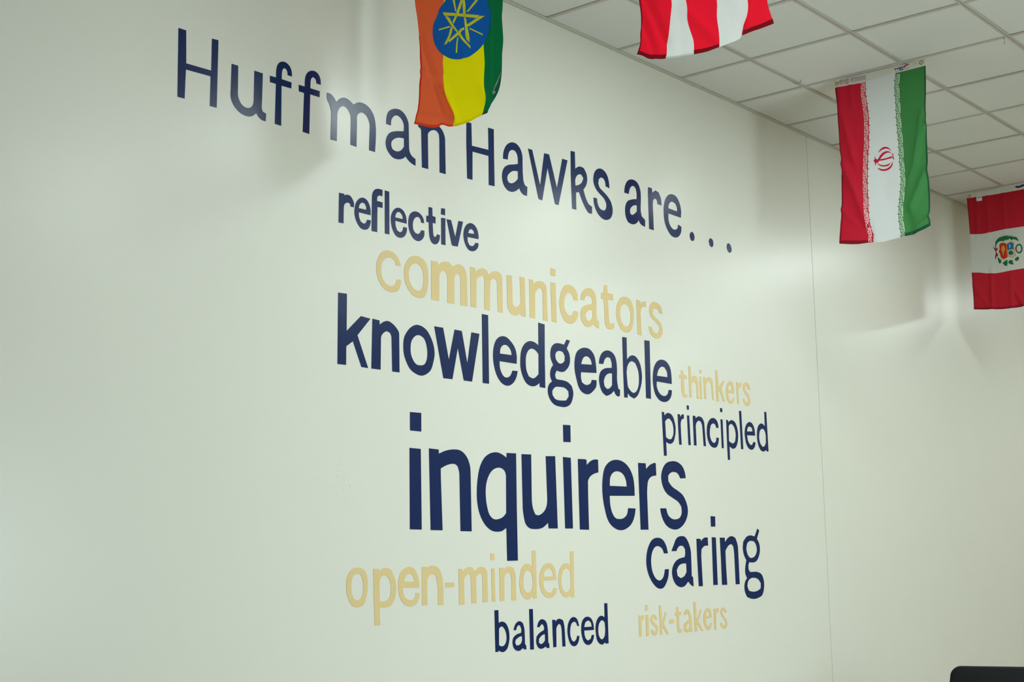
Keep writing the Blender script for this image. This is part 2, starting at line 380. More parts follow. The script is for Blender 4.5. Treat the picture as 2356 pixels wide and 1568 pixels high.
  "13396,5155 13437,5154 13435,4905 13393,4904+13397,5230 13437,5228 13439,5189 13401,5191",
  "13477,5158 13516,5156 13519,5138 13573,5164 13630,5163 13666,5132 13687,4910 13646,4916 13637,5068 13615,5109 13576,5114 13526,5083 13521,4911 13476,4912",
  "13728,5256 13779,5253 13796,5069 13888,5149 13935,5148 13853,5061 13921,4908 13870,4912 13816,5027 13783,4994 13786,4902 13733,4904",
  "14122,5020 13996,5019 14001,4961 14043,4929 14080,4948 14089,4970 14125,4970 14107,4925 14065,4900 14017,4897 13972,4928 13945,5006 13961,5095 14000,5141 14049,5158 14096,5146 14123,5095-13994,5054 14076,5052 14073,5094 14046,5114 14009,5099",
  "14180,5159 14217,5158 14227,5135 14252,5153 14294,5157 14290,5109 14249,5103 14221,5066 14228,4906 14187,4907 14179,5050",
  "14492,5091 14443,5096 14429,5127 14397,5133 14371,5109 14380,5072 14439,5045 14477,4997 14486,4953 14453,4909 14403,4896 14343,4917 14315,4959 14316,4975 14355,4975 14370,4944 14406,4938 14437,4962 14423,4999 14365,5039 14327,5080 14331,5138 14376,5170 14425,5173 14472,5149",
 ]),
 ('principled', 'navy', [
  "12621,4711 12665,4709 12671,4675 12716,4701 12758,4706 12820,4684 12864,4617 12879,4542 12858,4453 12824,4399 12759,4375 12687,4392 12691,4247 12637,4244 12631,4418 12625,4568-12680,4611 12723,4640 12765,4646 12815,4608 12836,4539 12828,4475 12794,4432 12752,4424 12686,4444",
  "12927,4706 12972,4706 12978,4677 13012,4707 13049,4709 13048,4664 13009,4656 12986,4625 12981,4548 12987,4377 12938,4377 12929,4574",
  "13112,4705 13157,4704 13167,4381 13121,4381+13112,4814 13155,4814 13157,4769 13116,4767",
  "13227,4709 13282,4708 13283,4685 13351,4710 13417,4697 13458,4642 13476,4384 13429,4387 13415,4603 13391,4650 13348,4663 13302,4638 13281,4595 13285,4383 13232,4384",
  "13755,4604 13707,4603 13688,4638 13644,4651 13592,4626 13569,4564 13571,4492 13613,4440 13657,4430 13694,4456 13701,4495 13754,4492 13738,4434 13700,4389 13642,4377 13576,4395 13523,4453 13505,4548 13525,4634 13573,4686 13632,4709 13700,4700 13743,4660",
  "13804,4706 13848,4705 13850,4381 13808,4381+13802,4833 13848,4832 13849,4787 13803,4787",
  "13925,4708 13963,4705 13966,4683 14039,4711 14109,4695 14157,4635 14174,4549 14149,4449 14110,4403 14049,4384 13976,4409 13976,4256 13929,4254 13926,4400-13974,4637 14011,4664 14047,4664 14099,4626 14121,4540 14103,4471 14054,4446 14007,4454 13968,4470",
  "14215,4829 14263,4830 14277,4391 14228,4389",
  "14558,4562 14375,4557 14388,4498 14440,4451 14477,4449 14512,4486 14559,4484 14546,4443 14498,4401 14435,4394 14365,4434 14328,4520 14326,4608 14360,4673 14425,4712 14486,4708 14539,4658-14376,4602 14502,4608 14488,4649 14433,4664 14394,4643",
  "14791,4858 14840,4857 14853,4392 14809,4389 14806,4408 14733,4385 14672,4399 14615,4472 14601,4573 14618,4650 14659,4697 14724,4715 14792,4686-14796,4612 14768,4646 14718,4652 14665,4621 14647,4550 14666,4481 14720,4439 14769,4454 14801,4494",
 ]),
 ('inquirers', 'navy', [
  "8757,4141 8896,4138 8901,3453 8756,3455+8765,4447 8905,4448 8904,4287 8765,4289",
  "8998,4148 9122,4144 9124,4108 9219,4140 9318,4154 9404,4149 9483,4102 9528,4026 9538,3945 9543,3440 9395,3442 9389,3940 9368,4006 9337,4024 9287,4025 9224,4012 9146,3980 9147,3894 9163,3448 9012,3450 9003,3889",
  "10041,4156 10178,4158 10175,3667 10178,3178 10026,3177 10021,3474 9961,3446 9892,3438 9802,3453 9721,3505 9656,3591 9625,3687 9619,3783 9633,3909 9672,4027 9741,4108 9832,4148 9909,4155 9977,4140 10039,4113-10028,3942 10012,3986 9967,4012 9898,4013 9829,3984 9775,3924 9743,3835 9741,3747 9757,3660 9790,3588 9842,3553 9917,3553 9987,3578 10023,3608",
  "10257,4155 10400,4158 10397,3752 10414,3651 10445,3601 10485,3593 10551,3613 10610,3665 10630,3757 10619,4152 10765,4158 10782,3472 10642,3472 10635,3524 10555,3479 10448,3465 10344,3478 10302,3510 10276,3579 10262,3669",
  "10887,4156 11011,4153 11020,3473 10897,3473+10898,4467 11016,4470 11015,4304 10899,4301",
  "11124,4147 11236,4149 11266,4142 11266,4093 11333,4135 11406,4154 11457,4153 11457,4027 11373,4008 11309,3973 11280,3930 11277,3771 11279,3462 11131,3464 11127,3767",
  "12074,3810 11638,3800 11643,3714 11676,3628 11730,3580 11786,3572 11881,3587 11930,3620 11952,3683 12083,3682 12064,3611 12012,3533 11932,3484 11827,3460 11716,3477 11608,3546 11549,3669 11516,3829 11526,3970 11567,4079 11654,4142 11757,4165 11880,4152 11992,4090 12055,3997 12073,3898-11644,3900 11938,3901 11928,3960 11892,4014 11799,4049 11704,4032 11656,3985",
  "12152,4150 12290,4151 12295,4093 12367,4137 12449,4162 12477,4157 12480,4031 12370,4008 12328,3973 12307,3905 12301,3725 12305,3468 12163,3467 12157,3834",
  "13044,4020 12937,4014 12897,4060 12825,4080 12741,4063 12704,4036 12704,3978 12764,3928 12886,3880 12969,3841 13038,3762 13065,3675 13033,3588 12959,3518 12851,3475 12736,3477 12636,3516 12568,3589 12538,3662 12534,3691 12646,3692 12673,3629 12733,3590 12836,3580 12911,3604 12941,3644 12939,3714 12889,3759 12777,3803 12646,3862 12589,3935 12571,4026 12609,4113 12674,4167 12759,4190 12905,4184 12998,4133 13032,4076",
 ]),
 ('caring', 'navy', [
  "12651,3224 12578,3222 12550,3268 12491,3296 12430,3296 12379,3263 12341,3191 12335,3114 12356,3036 12412,2969 12481,2947 12543,2972 12569,3010 12584,3060 12660,3061 12645,2986 12600,2915 12547,2871 12456,2866 12359,2920 12285,3005 12251,3093 12252,3192 12291,3291 12364,3363 12476,3386 12565,3363 12623,3301",
  "12718,3246 12768,3312 12824,3380 12909,3403 12993,3392 13053,3334 13091,3253 13096,3172 13094,2983 13121,2965 13125,2869 13073,2886 13023,2925 12950,2878 12876,2868 12784,2899 12726,2973 12718,3041 12755,3108 12820,3153 12969,3182 12981,3208 12981,3265 12945,3298 12882,3300 12827,3266 12814,3246-12996,3113 12933,3114 12848,3090 12807,3045 12821,2988 12882,2962 12957,2986 12997,3025",
  "13213,3375 13294,3374 13301,3351 13371,3386 13442,3389 13445,3300 13365,3295 13308,3263 13298,3182 13309,2868 13227,2869 13215,3183",
  "13525,3392 13610,3389 13613,2874 13522,2875+13516,3621 13611,3618 13609,3507 13517,3506",
  "13691,3387 13794,3387 13800,3338 13868,3386 13944,3404 14019,3386 14061,3319 14073,3223 14078,2871 13991,2871 13986,3199 13972,3290 13932,3316 13873,3302 13800,3243 13800,3094 13811,2870 13701,2871 13700,3131",
  "14447,3401 14518,3491 14558,3467 14498,3374 14543,3324 14557,3256 14531,3182 14465,3121 14391,3106 14307,3111 14285,3081 14283,3032 14322,3001 14515,2992 14575,2966 14617,2885 14611,2811 14568,2739 14492,2711 14333,2701 14227,2725 14185,2786 14178,2847 14206,2906 14244,2933 14212,2979 14210,3040 14243,3133 14194,3197 14176,3270 14193,3343 14270,3398 14355,3413-14367,3350 14434,3340 14479,3294 14488,3250 14459,3195 14395,3163 14323,3163 14277,3197 14251,3258 14275,3319 14313,3343-14291,2917 14401,2935 14497,2912 14547,2868 14537,2813 14474,2790 14340,2782 14269,2796 14242,2845 14260,2893",
 ]),
 ('open-minded', 'tan', [
  "8152,3146 8201,3137 8237,3111 8258,3054 8259,2984 8243,2907 8219,2856 8182,2837 8140,2831 8092,2843 8050,2887 8026,2948 8020,3008 8031,3076 8061,3118 8097,3139-8146,3099 8182,3090 8204,3038 8209,2985 8200,2925 8176,2896 8140,2888 8104,2902 8083,2942 8076,2998 8083,3049 8103,3087",
  "8324,3134 8390,3133 8394,3114 8430,3134 8474,3140 8525,3128 8563,3074 8586,3011 8585,2931 8562,2870 8524,2832 8467,2819 8395,2822 8403,2679 8337,2681 8329,2895-8396,3024 8411,3064 8449,3079 8493,3066 8518,3022 8527,2960 8511,2898 8473,2871 8395,2871",
  "8868,2968 8669,2973 8672,2938 8691,2893 8736,2872 8782,2872 8815,2889 8822,2926 8873,2923 8862,2878 8828,2835 8782,2818 8736,2818 8678,2840 8633,2894 8613,2975 8617,3046 8647,3103 8693,3132 8752,3144 8804,3128 8844,3077 8863,3023-8683,3024 8806,3019 8797,3056 8771,3080 8738,3084 8705,3071",
  "8901,3142 8962,3143 8964,3125 8998,3145 9046,3148 9101,3132 9141,3085 9161,3016 9166,2814 9096,2815 9092,2999 9072,3064 9038,3078 8998,3070 8970,3038 8965,2975 8965,2818 8899,2819",
  "9193,3003 9307,3001 9306,2962 9192,2963",
  "9364,3117 9415,3116 9417,3092 9472,3126 9523,3130 9559,3116 9577,3092 9632,3124 9676,3130 9727,3113 9746,3069 9752,2820 9681,2818 9679,3042 9667,3069 9638,3070 9601,3048 9593,3006 9597,2815 9529,2814 9524,3026 9515,3064 9486,3070 9442,3038 9434,2991 9438,2808 9367,2809",
  "9802,3113 9848,3112 9855,2820 9806,2820+9790,3246 9847,3246 9850,3187 9794,3184",
  "9913,3118 9968,3117 9972,3101 10014,3123 10060,3127 10114,3111 10139,3062 10143,2994 10146,2821 10080,2821 10079,3015 10063,3064 10028,3074 9997,3055 9981,3017 9979,2822 9915,2821",
  "10383,3267 10442,3268 10445,2828 10395,2827 10390,2857 10349,2831 10294,2825 10247,2849 10209,2894 10194,2963 10206,3051 10239,3119 10303,3148 10351,3145 10385,3112-10382,3023 10372,3063 10333,3085 10285,3079 10260,3030 10254,2971 10265,2917 10303,2885 10343,2888 10371,2911 10385,2949",
  "10740,2992 10546,2988 10549,2944 10577,2899 10625,2877 10667,2881 10696,2906 10699,2918 10752,2915 10738,2874 10698,2840 10632,2825 10559,2849 10512,2896 10488,2976 10492,3046 10527,3105 10577,3141 10634,3151 10692,3135 10731,3081 10742,3041-10552,3024 10700,3026 10694,3062 10665,3093 10633,3099 10591,3089 10563,3059",
  "10964,3256 11021,3257 11019,2820 10966,2820 10960,2847 10924,2825 10873,2825 10824,2851 10784,2918 10775,2989 10790,3075 10833,3126 10893,3145 10936,3140 10963,3108-10962,3057 10942,3086 10900,3096 10857,3079 10830,3029 10824,2968 10834,2917 10867,2881 10900,2873 10940,2889 10962,2924",
 ]),
 ('balanced', 'navy', [
  "9837,2744 9892,2744 9893,2632 9934,2641 9979,2631 10019,2591 10040,2523 10031,2447 10003,2396 9950,2372 9912,2379 9887,2393 9887,2378 9843,2379 9839,2562-9896,2578 9917,2596 9948,2596 9977,2569 9999,2511 9994,2463 9966,2431 9928,2424 9893,2437",
  "10099,2558 10124,2606 10155,2628 10194,2633 10233,2615 10252,2571 10258,2512 10259,2429 10277,2409 10278,2375 10242,2382 10226,2392 10187,2372 10148,2371 10103,2395 10082,2444 10090,2482 10121,2509 10207,2529 10211,2558 10193,2593 10170,2599 10146,2580 10135,2554-10217,2499 10175,2492 10128,2470 10119,2447 10134,2422 10165,2420 10204,2437 10217,2456",
  "10328,2736 10383,2735 10388,2370 10333,2371",
  "10440,2567 10463,2615 10495,2635 10536,2634 10576,2610 10595,2564 10600,2505 10602,2425 10618,2406 10617,2370 10584,2372 10560,2386 10519,2371 10479,2371 10440,2395 10422,2440 10431,2484 10467,2511 10541,2537 10545,2562 10526,2589 10502,2590 10477,2567-10553,2500 10507,2489 10466,2462 10462,2428 10488,2412 10521,2418 10554,2443",
  "10668,2625 10716,2623 10718,2604 10749,2627 10787,2629 10832,2614 10850,2563 10856,2502 10863,2371 10815,2371 10809,2524 10797,2570 10772,2584 10744,2567 10726,2533 10724,2374 10677,2371 10670,2501",
  "11083,2548 11055,2550 11034,2585 11000,2594 10966,2578 10942,2528 10941,2467 10963,2421 10998,2406 11032,2427 11050,2460 11084,2455 11070,2410 11043,2376 10992,2364 10942,2387 10910,2444 10897,2510 10915,2585 10959,2629 11005,2637 11053,2614",
  "11320,2501 11162,2502 11167,2456 11192,2419 11221,2406 11262,2420 11281,2455 11318,2455 11306,2413 11269,2374 11216,2363 11164,2384 11124,2448 11114,2520 11129,2586 11165,2620 11223,2631 11279,2610 11312,2557-11164,2535 11284,2534 11273,2569 11243,2592 11208,2590 11175,2568",
  "11499,2749 11550,2748 11554,2360 11501,2361 11498,2376 11454,2355 11410,2363 11367,2399 11349,2467 11346,2529 11370,2591 11412,2625 11449,2631 11498,2614-11499,2559 11473,2583 11438,2585 11406,2558 11389,2502 11396,2444 11426,2409 11456,2405 11488,2429 11500,2460",
 ]),
 ('risk-takers', 'tan', [
  "12081,2607 12113,2605 12123,2596 12146,2608 12179,2608 12177,2564 12148,2559 12129,2542 12129,2396 12083,2396 12078,2506",
  "12207,2609 12257,2606 12258,2397 12205,2395+12200,2708 12249,2707 12248,2649 12203,2646",
  "12414,2548 12375,2553 12360,2575 12340,2573 12333,2549 12367,2520 12415,2496 12428,2452 12410,2414 12370,2394 12330,2402 12297,2431 12294,2453 12329,2451 12352,2430 12382,2440 12388,2470 12345,2494 12298,2529 12291,2567 12318,2599 12358,2606 12400,2590",
  "12450,2696 12496,2694 12506,2509 12557,2622 12597,2615 12536,2507 12624,2395 12583,2392 12508,2475 12496,2454 12499,2397 12457,2397",
  "12639,2541 12725,2543 12729,2504 12637,2500",
  "12774,2666 12817,2666 12820,2612 12866,2616 12864,2582 12822,2578 12823,2461 12838,2432 12875,2434 12867,2403 12815,2396 12781,2418 12773,2485 12778,2572 12752,2573 12750,2609 12772,2611",
  "12912,2586 12937,2619 12987,2634 13028,2619 13051,2575 13064,2518 13065,2438 13073,2398 13035,2397 13021,2409 12971,2395 12924,2406 12905,2440 12914,2485 12958,2511 13011,2525 13014,2559 12994,2588 12969,2589 12955,2573-13016,2494 12977,2476 12958,2449 12969,2428 13006,2439 13018,2463",
  "13104,2707 13158,2708 13164,2508 13236,2619 13275,2621 13192,2506 13290,2396 13249,2395 13168,2479 13167,2396 13122,2396 13113,2515",
  "13466,2529 13344,2517 13356,2465 13394,2440 13428,2461 13435,2473 13462,2475 13448,2426 13402,2397 13358,2404 13317,2444 13296,2519 13310,2587 13352,2624 13396,2634 13443,2617 13464,2570-13346,2548 13424,2554 13415,2583 13383,2598 13355,2580",
  "13506,2618 13544,2621 13560,2607 13584,2623 13613,2625 13619,2585 13581,2579 13557,2554 13550,2400 13514,2397 13508,2498",
  "13777,2573 13738,2571 13722,2592 13694,2593 13688,2567 13724,2530 13773,2487 13786,2445 13765,2411 13721,2396 13670,2410 13638,2446 13640,2467 13674,2466 13694,2438 13728,2436 13746,2465 13711,2507 13657,2550 13645,2592 13669,2620 13715,2628 13759,2605",
 ]),
]
FLAGS = [
 dict(name='ethiopian', x=4.152, wav=(8, 0.55, 0.4), cr=[(3.888, 3.732, 3.771, 3.418, 10.3, 14), (3.806, 3.532, 3.734, 3.41, -8.0, 12), (3.899, 3.604, 3.824, 3.572, 5.8, 12), (3.892, 3.409, 3.744, 3.36, 6.9, 16), (3.496, 3.772, 3.504, 3.497, 8.0, 12), (3.667, 3.676, 3.657, 3.603, 3.4, 10), (3.573, 3.444, 3.539, 3.367, -9.2, 18), (3.774, 3.507, 3.717, 3.371, -9.2, 16)], parts=[
  ('header','canvas',1.4,"15940,17020 13620,17020 13620,16840 14400,16840 15180,16840 15940,16840"),
  ('orange_stripe','orange',0.8,"15940,16840 15840,16200 15738,15705 15725,15599 15706,15506 15683,15397 15653,15197 15615,15036 15618,14854 15614,14579 15596,14425 15638,14225 15651,13970 15673,13832 15702,13707 15779,13557 15625,13500 15462,13433 15245,13375 15168,13375 15128,13389 15053,13370 14965,13328 14882,13313 14859,13382 14868,13459 14893,13525 14941,13622 14999,13732 15058,13857 15094,13990 15078,14146 15064,14282 15077,14427 15064,14566 15064,14794 15060,15080 15056,15439 15050,15510 15140,16200 15180,16840"),
  ('yellow_stripe','yellow',0.8,"15180,16840 15140,16200 15050,15510 15056,15439 15060,15080 15064,14794 15064,14566 15077,14427 15064,14282 15078,14146 15094,13990 15058,13857 14999,13732 14941,13622 14893,13525 14868,13459 14859,13382 14882,13313 14729,13307 14609,13317 14511,13333 14395,13366 14292,13387 14272,13432 14261,13500 14247,13598 14245,13709 14257,13806 14250,13910 14238,14072 14224,14236 14233,14404 14240,14552 14224,15016 14208,15292 14300,16200 14400,16840"),
  ('green_stripe','green_deep',0.8,"14400,16840 14300,16200 14208,15292 14224,15016 14240,14552 14233,14404 14224,14236 14238,14072 14250,13910 14257,13806 14245,13709 14247,13598 14261,13500 14272,13432 14292,13387 14201,13406 14175,13488 14059,13579 13979,13670 13926,13768 13888,13923 13873,14057 13862,14301 13835,14501 13837,14639 13845,14779 13851,14919 13832,15066 13823,15188 13720,16200 13620,16840"),
  ('emblem_disc','flag_blue',1.4,"15041,15464 15134,15403 15201,15276 15288,15155 15307,15002 15288,14881 15230,14751 15153,14645 15060,14565 14953,14489 14831,14437 14711,14410 14610,14409 14527,14414 14428,14448 14328,14496 14243,14560 14174,14655 14120,14753 14086,14869 14079,14979 14093,15094 14133,15202 14166,15281 14239,15412 14373,15546 14543,15648 14717,15679 14877,15636 14986,15550"),
  ('emblem_star','flag_yellow',2.0,"15075,15303 14687,15182 14312,15061 14380,15030 14739,15149 15041,15236+14302,15049 14203,15022 14545,14918 14573,14960+14624,14932 14686,14922 14951,14785 14939,14746 14692,14851 14661,14888 14621,14889+15027,15222 14959,15198 14870,15060 14757,14902 14775,14880 14897,15031+14749,14838 14691,14847 14635,14747 14508,14595 14501,14542 14634,14689+14652,15491 14607,15394 14593,15120 14639,15131 14648,15290+14627,15100 14590,15094 14554,14913 14519,14736 14516,14648 14581,14722 14604,14911+14652,15491 14632,15471 14677,15312 14756,15167 14840,15042 14865,15076 14782,15224 14711,15377+14900,15011 14858,14979 14912,14842 14987,14739 15051,14734 14951,14866+14860,15459 14815,15447 14781,15252 14804,15244+14335,15317 14542,15171 14563,15191 14386,15337+15163,15035 14924,15028 14915,15003 15159,15010+14512,14896 14251,14732 14257,14710 14517,14876+14763,14799 14740,14787 14759,14678 14769,14529 14798,14538 14785,14698"),
  ('hem','hem_orange',1.6,"15615,15036 15618,14854 15614,14579 15596,14425 15638,14225 15651,13970 15673,13832 15702,13707 15779,13557 15759,13548 15671,13692 15642,13825 15620,13963 15601,14216 15560,14415 15581,14570 15579,14840 15588,15027"),
  ('hem','orange',1.8,"15779,13557 15625,13500 15462,13433 15245,13375 15168,13375 15128,13389 15053,13370 14965,13328 14882,13313 14869,13348 14958,13363 15043,13403 15121,13421 15173,13414 15243,13415 15460,13475 15623,13537 15762,13593"),
  ('hem','yellow',1.8,"14882,13313 14729,13307 14609,13317 14511,13333 14395,13366 14292,13387 14280,13422 14395,13403 14510,13372 14609,13356 14726,13343 14866,13349"),
  ('hem','hem_green',1.8,"14292,13387 14201,13406 14184,13455 14272,13429"),
  ('safety_pin','pin',3.0,"13902,14011 13888,13997 14028,13741 14049,13753+14042,13743 14017,13725 14012,13701 14025,13680 14052,13678 14074,13697 14080,13723 14068,13742"),
  ('hem','hem_green2',1.8,"13873,14057 13888,13923 13926,13768 13979,13670 14041,13595 14066,13642 14044,13711 14079,13747 13997,13849 13929,13974"),
 ]),
 dict(name='striped', x=4.152, wav=(12, 0.5, 0.2), cr=[(2.77, 3.608, 2.698, 3.442, 15.3, 14), (2.628, 3.549, 2.62, 3.401, 10.2, 18), (2.591, 3.518, 2.504, 3.413, -11.9, 18), (2.42, 3.472, 2.38, 3.369, 11.9, 20), (2.348, 3.493, 2.365, 3.417, -10.2, 14), (2.783, 3.506, 2.739, 3.381, 10.2, 12)], parts=[
  ('header','canvas',1.4,"11540,17020 9140,17020 9140,16840 9620,16840 10100,16840 10580,16840 11060,16840 11540,16840"),
  ('red_stripe','red_bright',0.8,"11540,16840 11440,15600 11234,14489 11210,14311 11194,14131 11228,13975 11239,13808 11297,13668 11198,13624 11124,13569 10961,13509 10791,13477 10731,13663 10715,13835 10675,14075 10647,14318 10980,15600 11060,16840"),
  ('white_stripe','white',0.8,"11060,16840 10980,15600 10647,14318 10675,14075 10715,13835 10731,13663 10791,13477 10575,13432 10271,13394 10275,13609 10309,13717 10363,13898 10392,14084 10383,14236 10560,15600 10580,16840"),
  ('red_stripe','red_bright',0.8,"10580,16840 10560,15600 10383,14236 10392,14084 10363,13898 10309,13717 10275,13609 10271,13394 10051,13379 9862,13402 9860,13636 9878,13850 9868,14092 10080,15600 10100,16840"),
  ('white_stripe','white',0.8,"10100,16840 10080,15600 9868,14092 9878,13850 9860,13636 9862,13402 9692,13428 9535,13442 9507,13486 9496,13657 9449,13797 9428,13998 9560,15600 9620,16840"),
  ('red_stripe','red_bright',0.8,"9620,16840 9560,15600 9428,13998 9449,13797 9496,13657 9507,13486 9391,13519 9243,13533 9035,13554 9073,13676 9122,13915 9100,15600 9140,16840"),
  ('hem','red_hem',1.6,"11297,13668 11198,13624 11124,13569 10961,13509 10791,13477 10776,13539 10959,13573 11061,13608 11159,13657 11224,13699 11270,13727"),
  ('hem','red_hem',1.6,"10271,13394 10051,13379 9862,13402 9863,13453 10049,13436 10272,13457"),
  ('hem','red_hem',1.6,"9507,13486 9394,13520 9243,13533 9035,13554 9051,13627 9240,13597 9394,13585 9501,13568"),
  ('hem','red_hem',1.6,"11234,14489 11210,14311 11194,14131 11228,13975 11239,13808 11270,13727 11248,13715 11221,13804 11208,13970 11169,14122 11188,14305 11208,14482"),
  ('hem','white',1.6,"10791,13477 10575,13432 10271,13394 10272,13414 10573,13456 10785,13502"),
 ]),
 dict(name='iranian', x=7.1998, wav=(9, 0.5, 0.3), cr=[(3.504, 4.063, 3.446, 3.795, 20.7, 16), (3.513, 3.755, 3.438, 3.608, 16.1, 14), (3.488, 3.725, 3.392, 3.419, 23.0, 18), (3.528, 3.495, 3.491, 3.452, 11.5, 12), (3.041, 3.925, 3.08, 3.723, 18.4, 12), (3.021, 3.883, 3.052, 3.814, 16.1, 9), (3.074, 3.727, 3.118, 3.622, 16.1, 14), (3.034, 3.611, 3.124, 3.454, 23.0, 20), (3.027, 3.374, 3.116, 3.321, 18.4, 12), (3.369, 3.374, 3.365, 3.296, -13.8, 14), (3.444, 4.182, 3.441, 4.088, 9.2, 10), (3.151, 3.419, 3.129, 3.303, -16.1, 22), (3.275, 3.664, 3.275, 3.521, -6.9, 40), (3.514, 4.183, 3.468, 4.055, 9.2, 18)], parts=[
  ('header','canvas',1.4,"14149,17047 13385,17028 12592,17011 11966,17012 11983,16861 12594,16853 12683,16859 13397,16824 13509,16823 14054,16850 14139,16839"),
  ('red_stripe','red',0.8,"14139,16839 14135,16683 14110,16423 14117,16115 14108,15800 14106,15519 14099,15327 14059,15105 14092,14755 14112,14275 14150,13851 14178,13690 14224,13367 14236,13240 13791,13157 13543,13155 13467,13157 13431,13307 13473,13468 13479,13595 13491,13775 13496,13956 13485,14151 13489,14382 13475,14644 13453,14888 13435,15133 13406,15350 13385,15653 13371,15958 13389,16270 13414,16522 13397,16824 13509,16823 14054,16850"),
  ('white_stripe','white_soft',0.8,"13397,16824 13414,16522 13389,16270 13371,15958 13385,15653 13406,15350 13435,15133 13453,14888 13475,14644 13489,14382 13485,14151 13496,13956 13491,13775 13479,13595 13473,13468 13431,13307 13467,13157 13201,13131 13003,13151 12793,13166 12799,13263 12819,13476 12823,13687 12810,13846 12762,14129 12733,14318 12717,14510 12727,14755 12727,14999 12720,15217 12731,15521 12737,15825 12728,16187 12732,16370 12717,16656 12690,16833 12683,16859"),
  ('green_stripe','green',0.8,"12683,16859 12690,16833 12717,16656 12732,16370 12728,16187 12737,15825 12731,15521 12720,15217 12727,14999 12727,14755 12717,14510 12733,14318 12762,14129 12810,13846 12823,13687 12819,13476 12799,13263 12793,13166 12569,13179 12408,13213 12211,13255 12081,13304 12081,13578 12061,13784 12053,14293 12052,14774 12047,15220 12030,15583 12038,15892 12014,16188 11992,16561 11983,16861 12594,16853"),
  ('size_patch','mauve',1.9,"14031,17000 13799,16986 13799,16870 14018,16890+13751,16991 13383,16973 13389,16870 13752,16889"),
  ('printed_logo','logo_navy',1.9,"12698,16964 12681,16964 12675,16925 12695,16923+12677,16957 12657,16963 12657,16933 12672,16932+12647,16958 12620,16962 12618,16928 12640,16931+12612,16960 12585,16963 12583,16928 12607,16925+12581,16962 12555,16968 12553,16929 12577,16927+12548,16966 12525,16967 12522,16935 12544,16931+12519,16959 12503,16964 12501,16934 12518,16930+12597,16919 12571,16921 12564,16890 12586,16886+12564,16919 12540,16922 12534,16889 12558,16888+12534,16921 12497,16920 12499,16891 12528,16887+12489,16922 12486,16960 12468,16977 12460,16937 12480,16925"),
  ('printed_logo','logo_red',1.9,"12458,16936 12466,16966 12432,16994 12398,16998 12364,16981 12349,16956 12365,16965 12408,16962 12435,16948"),
  ('printed_logo','logo_grey',1.9,"12677,16889 12612,16884 12613,16878 12678,16881+12481,16897 12360,16908 12358,16900 12480,16890+12233,16958 12186,16958 12184,16950 12225,16950 12232,16941"),
  ('emblem','emblem_red',1.5,"13207,15146 13150,15212 13070,15250 12994,15235 12934,15185 12889,15113 12951,15174 13026,15206 13104,15196+13226,14980 13161,15076 13083,15132 12998,15143 12941,15119 12893,15079 12984,15108 13052,15093 13122,15040 13185,14976+13224,14997 13093,14989 12940,15001 12897,15017 12897,14968 12994,14963 13095,14954 13219,14959+13324,14981 13290,15008 13281,15089 13265,15012 13224,14997 13203,14957 13205,14928 13254,14928 13291,14860 13294,14943+13253,14944 13208,14892 13122,14849 13022,14844 12925,14868 12990,14816 13077,14812 13157,14831 13217,14878+13251,14813 13178,14778 13100,14757 13013,14765 12930,14812 12880,14892 12896,14805 12953,14744 13036,14718 13120,14720 13197,14751+12851,15065 12882,15055 12885,15023 12864,15003 12887,14991 12876,14948 12835,14920 12858,14961 12848,14991 12863,15014 12858,15039"),
  ('hem','red_hem',1.6,"14139,16839 14135,16683 14110,16423 14117,16115 14108,15800 14106,15519 14099,15327 14059,15105 14092,14755 14112,14275 14150,13851 14178,13690 14224,13367 14236,13240 14202,13306 14188,13361 14143,13684 14115,13844 14078,14269 14059,14748 14034,15102 14070,15321 14083,15514 14087,15796 14089,16107 14075,16410 14092,16670 14081,16839"),
  ('hem','red_hem',1.6,"14236,13240 13791,13157 13543,13155 13537,13215 13786,13238 14202,13307"),
  ('hem','hem_green',1.6,"11983,16861 11992,16561 12014,16188 12038,15892 12030,15583 12047,15220 12052,14774 12053,14293 12061,13784 12081,13578 12081,13304 12120,13353 12111,13586 12094,13791 12086,14297 12092,14782 12077,15226 12048,15582 12064,15897 12044,16195 12025,16568 12011,16845"),
  ('hem','hem_green',1.6,"12793,13166 12569,13179 12408,13213 12211,13255 12081,13304 12119,13358 12272,13313 12441,13261 12677,13243 12780,13235"),
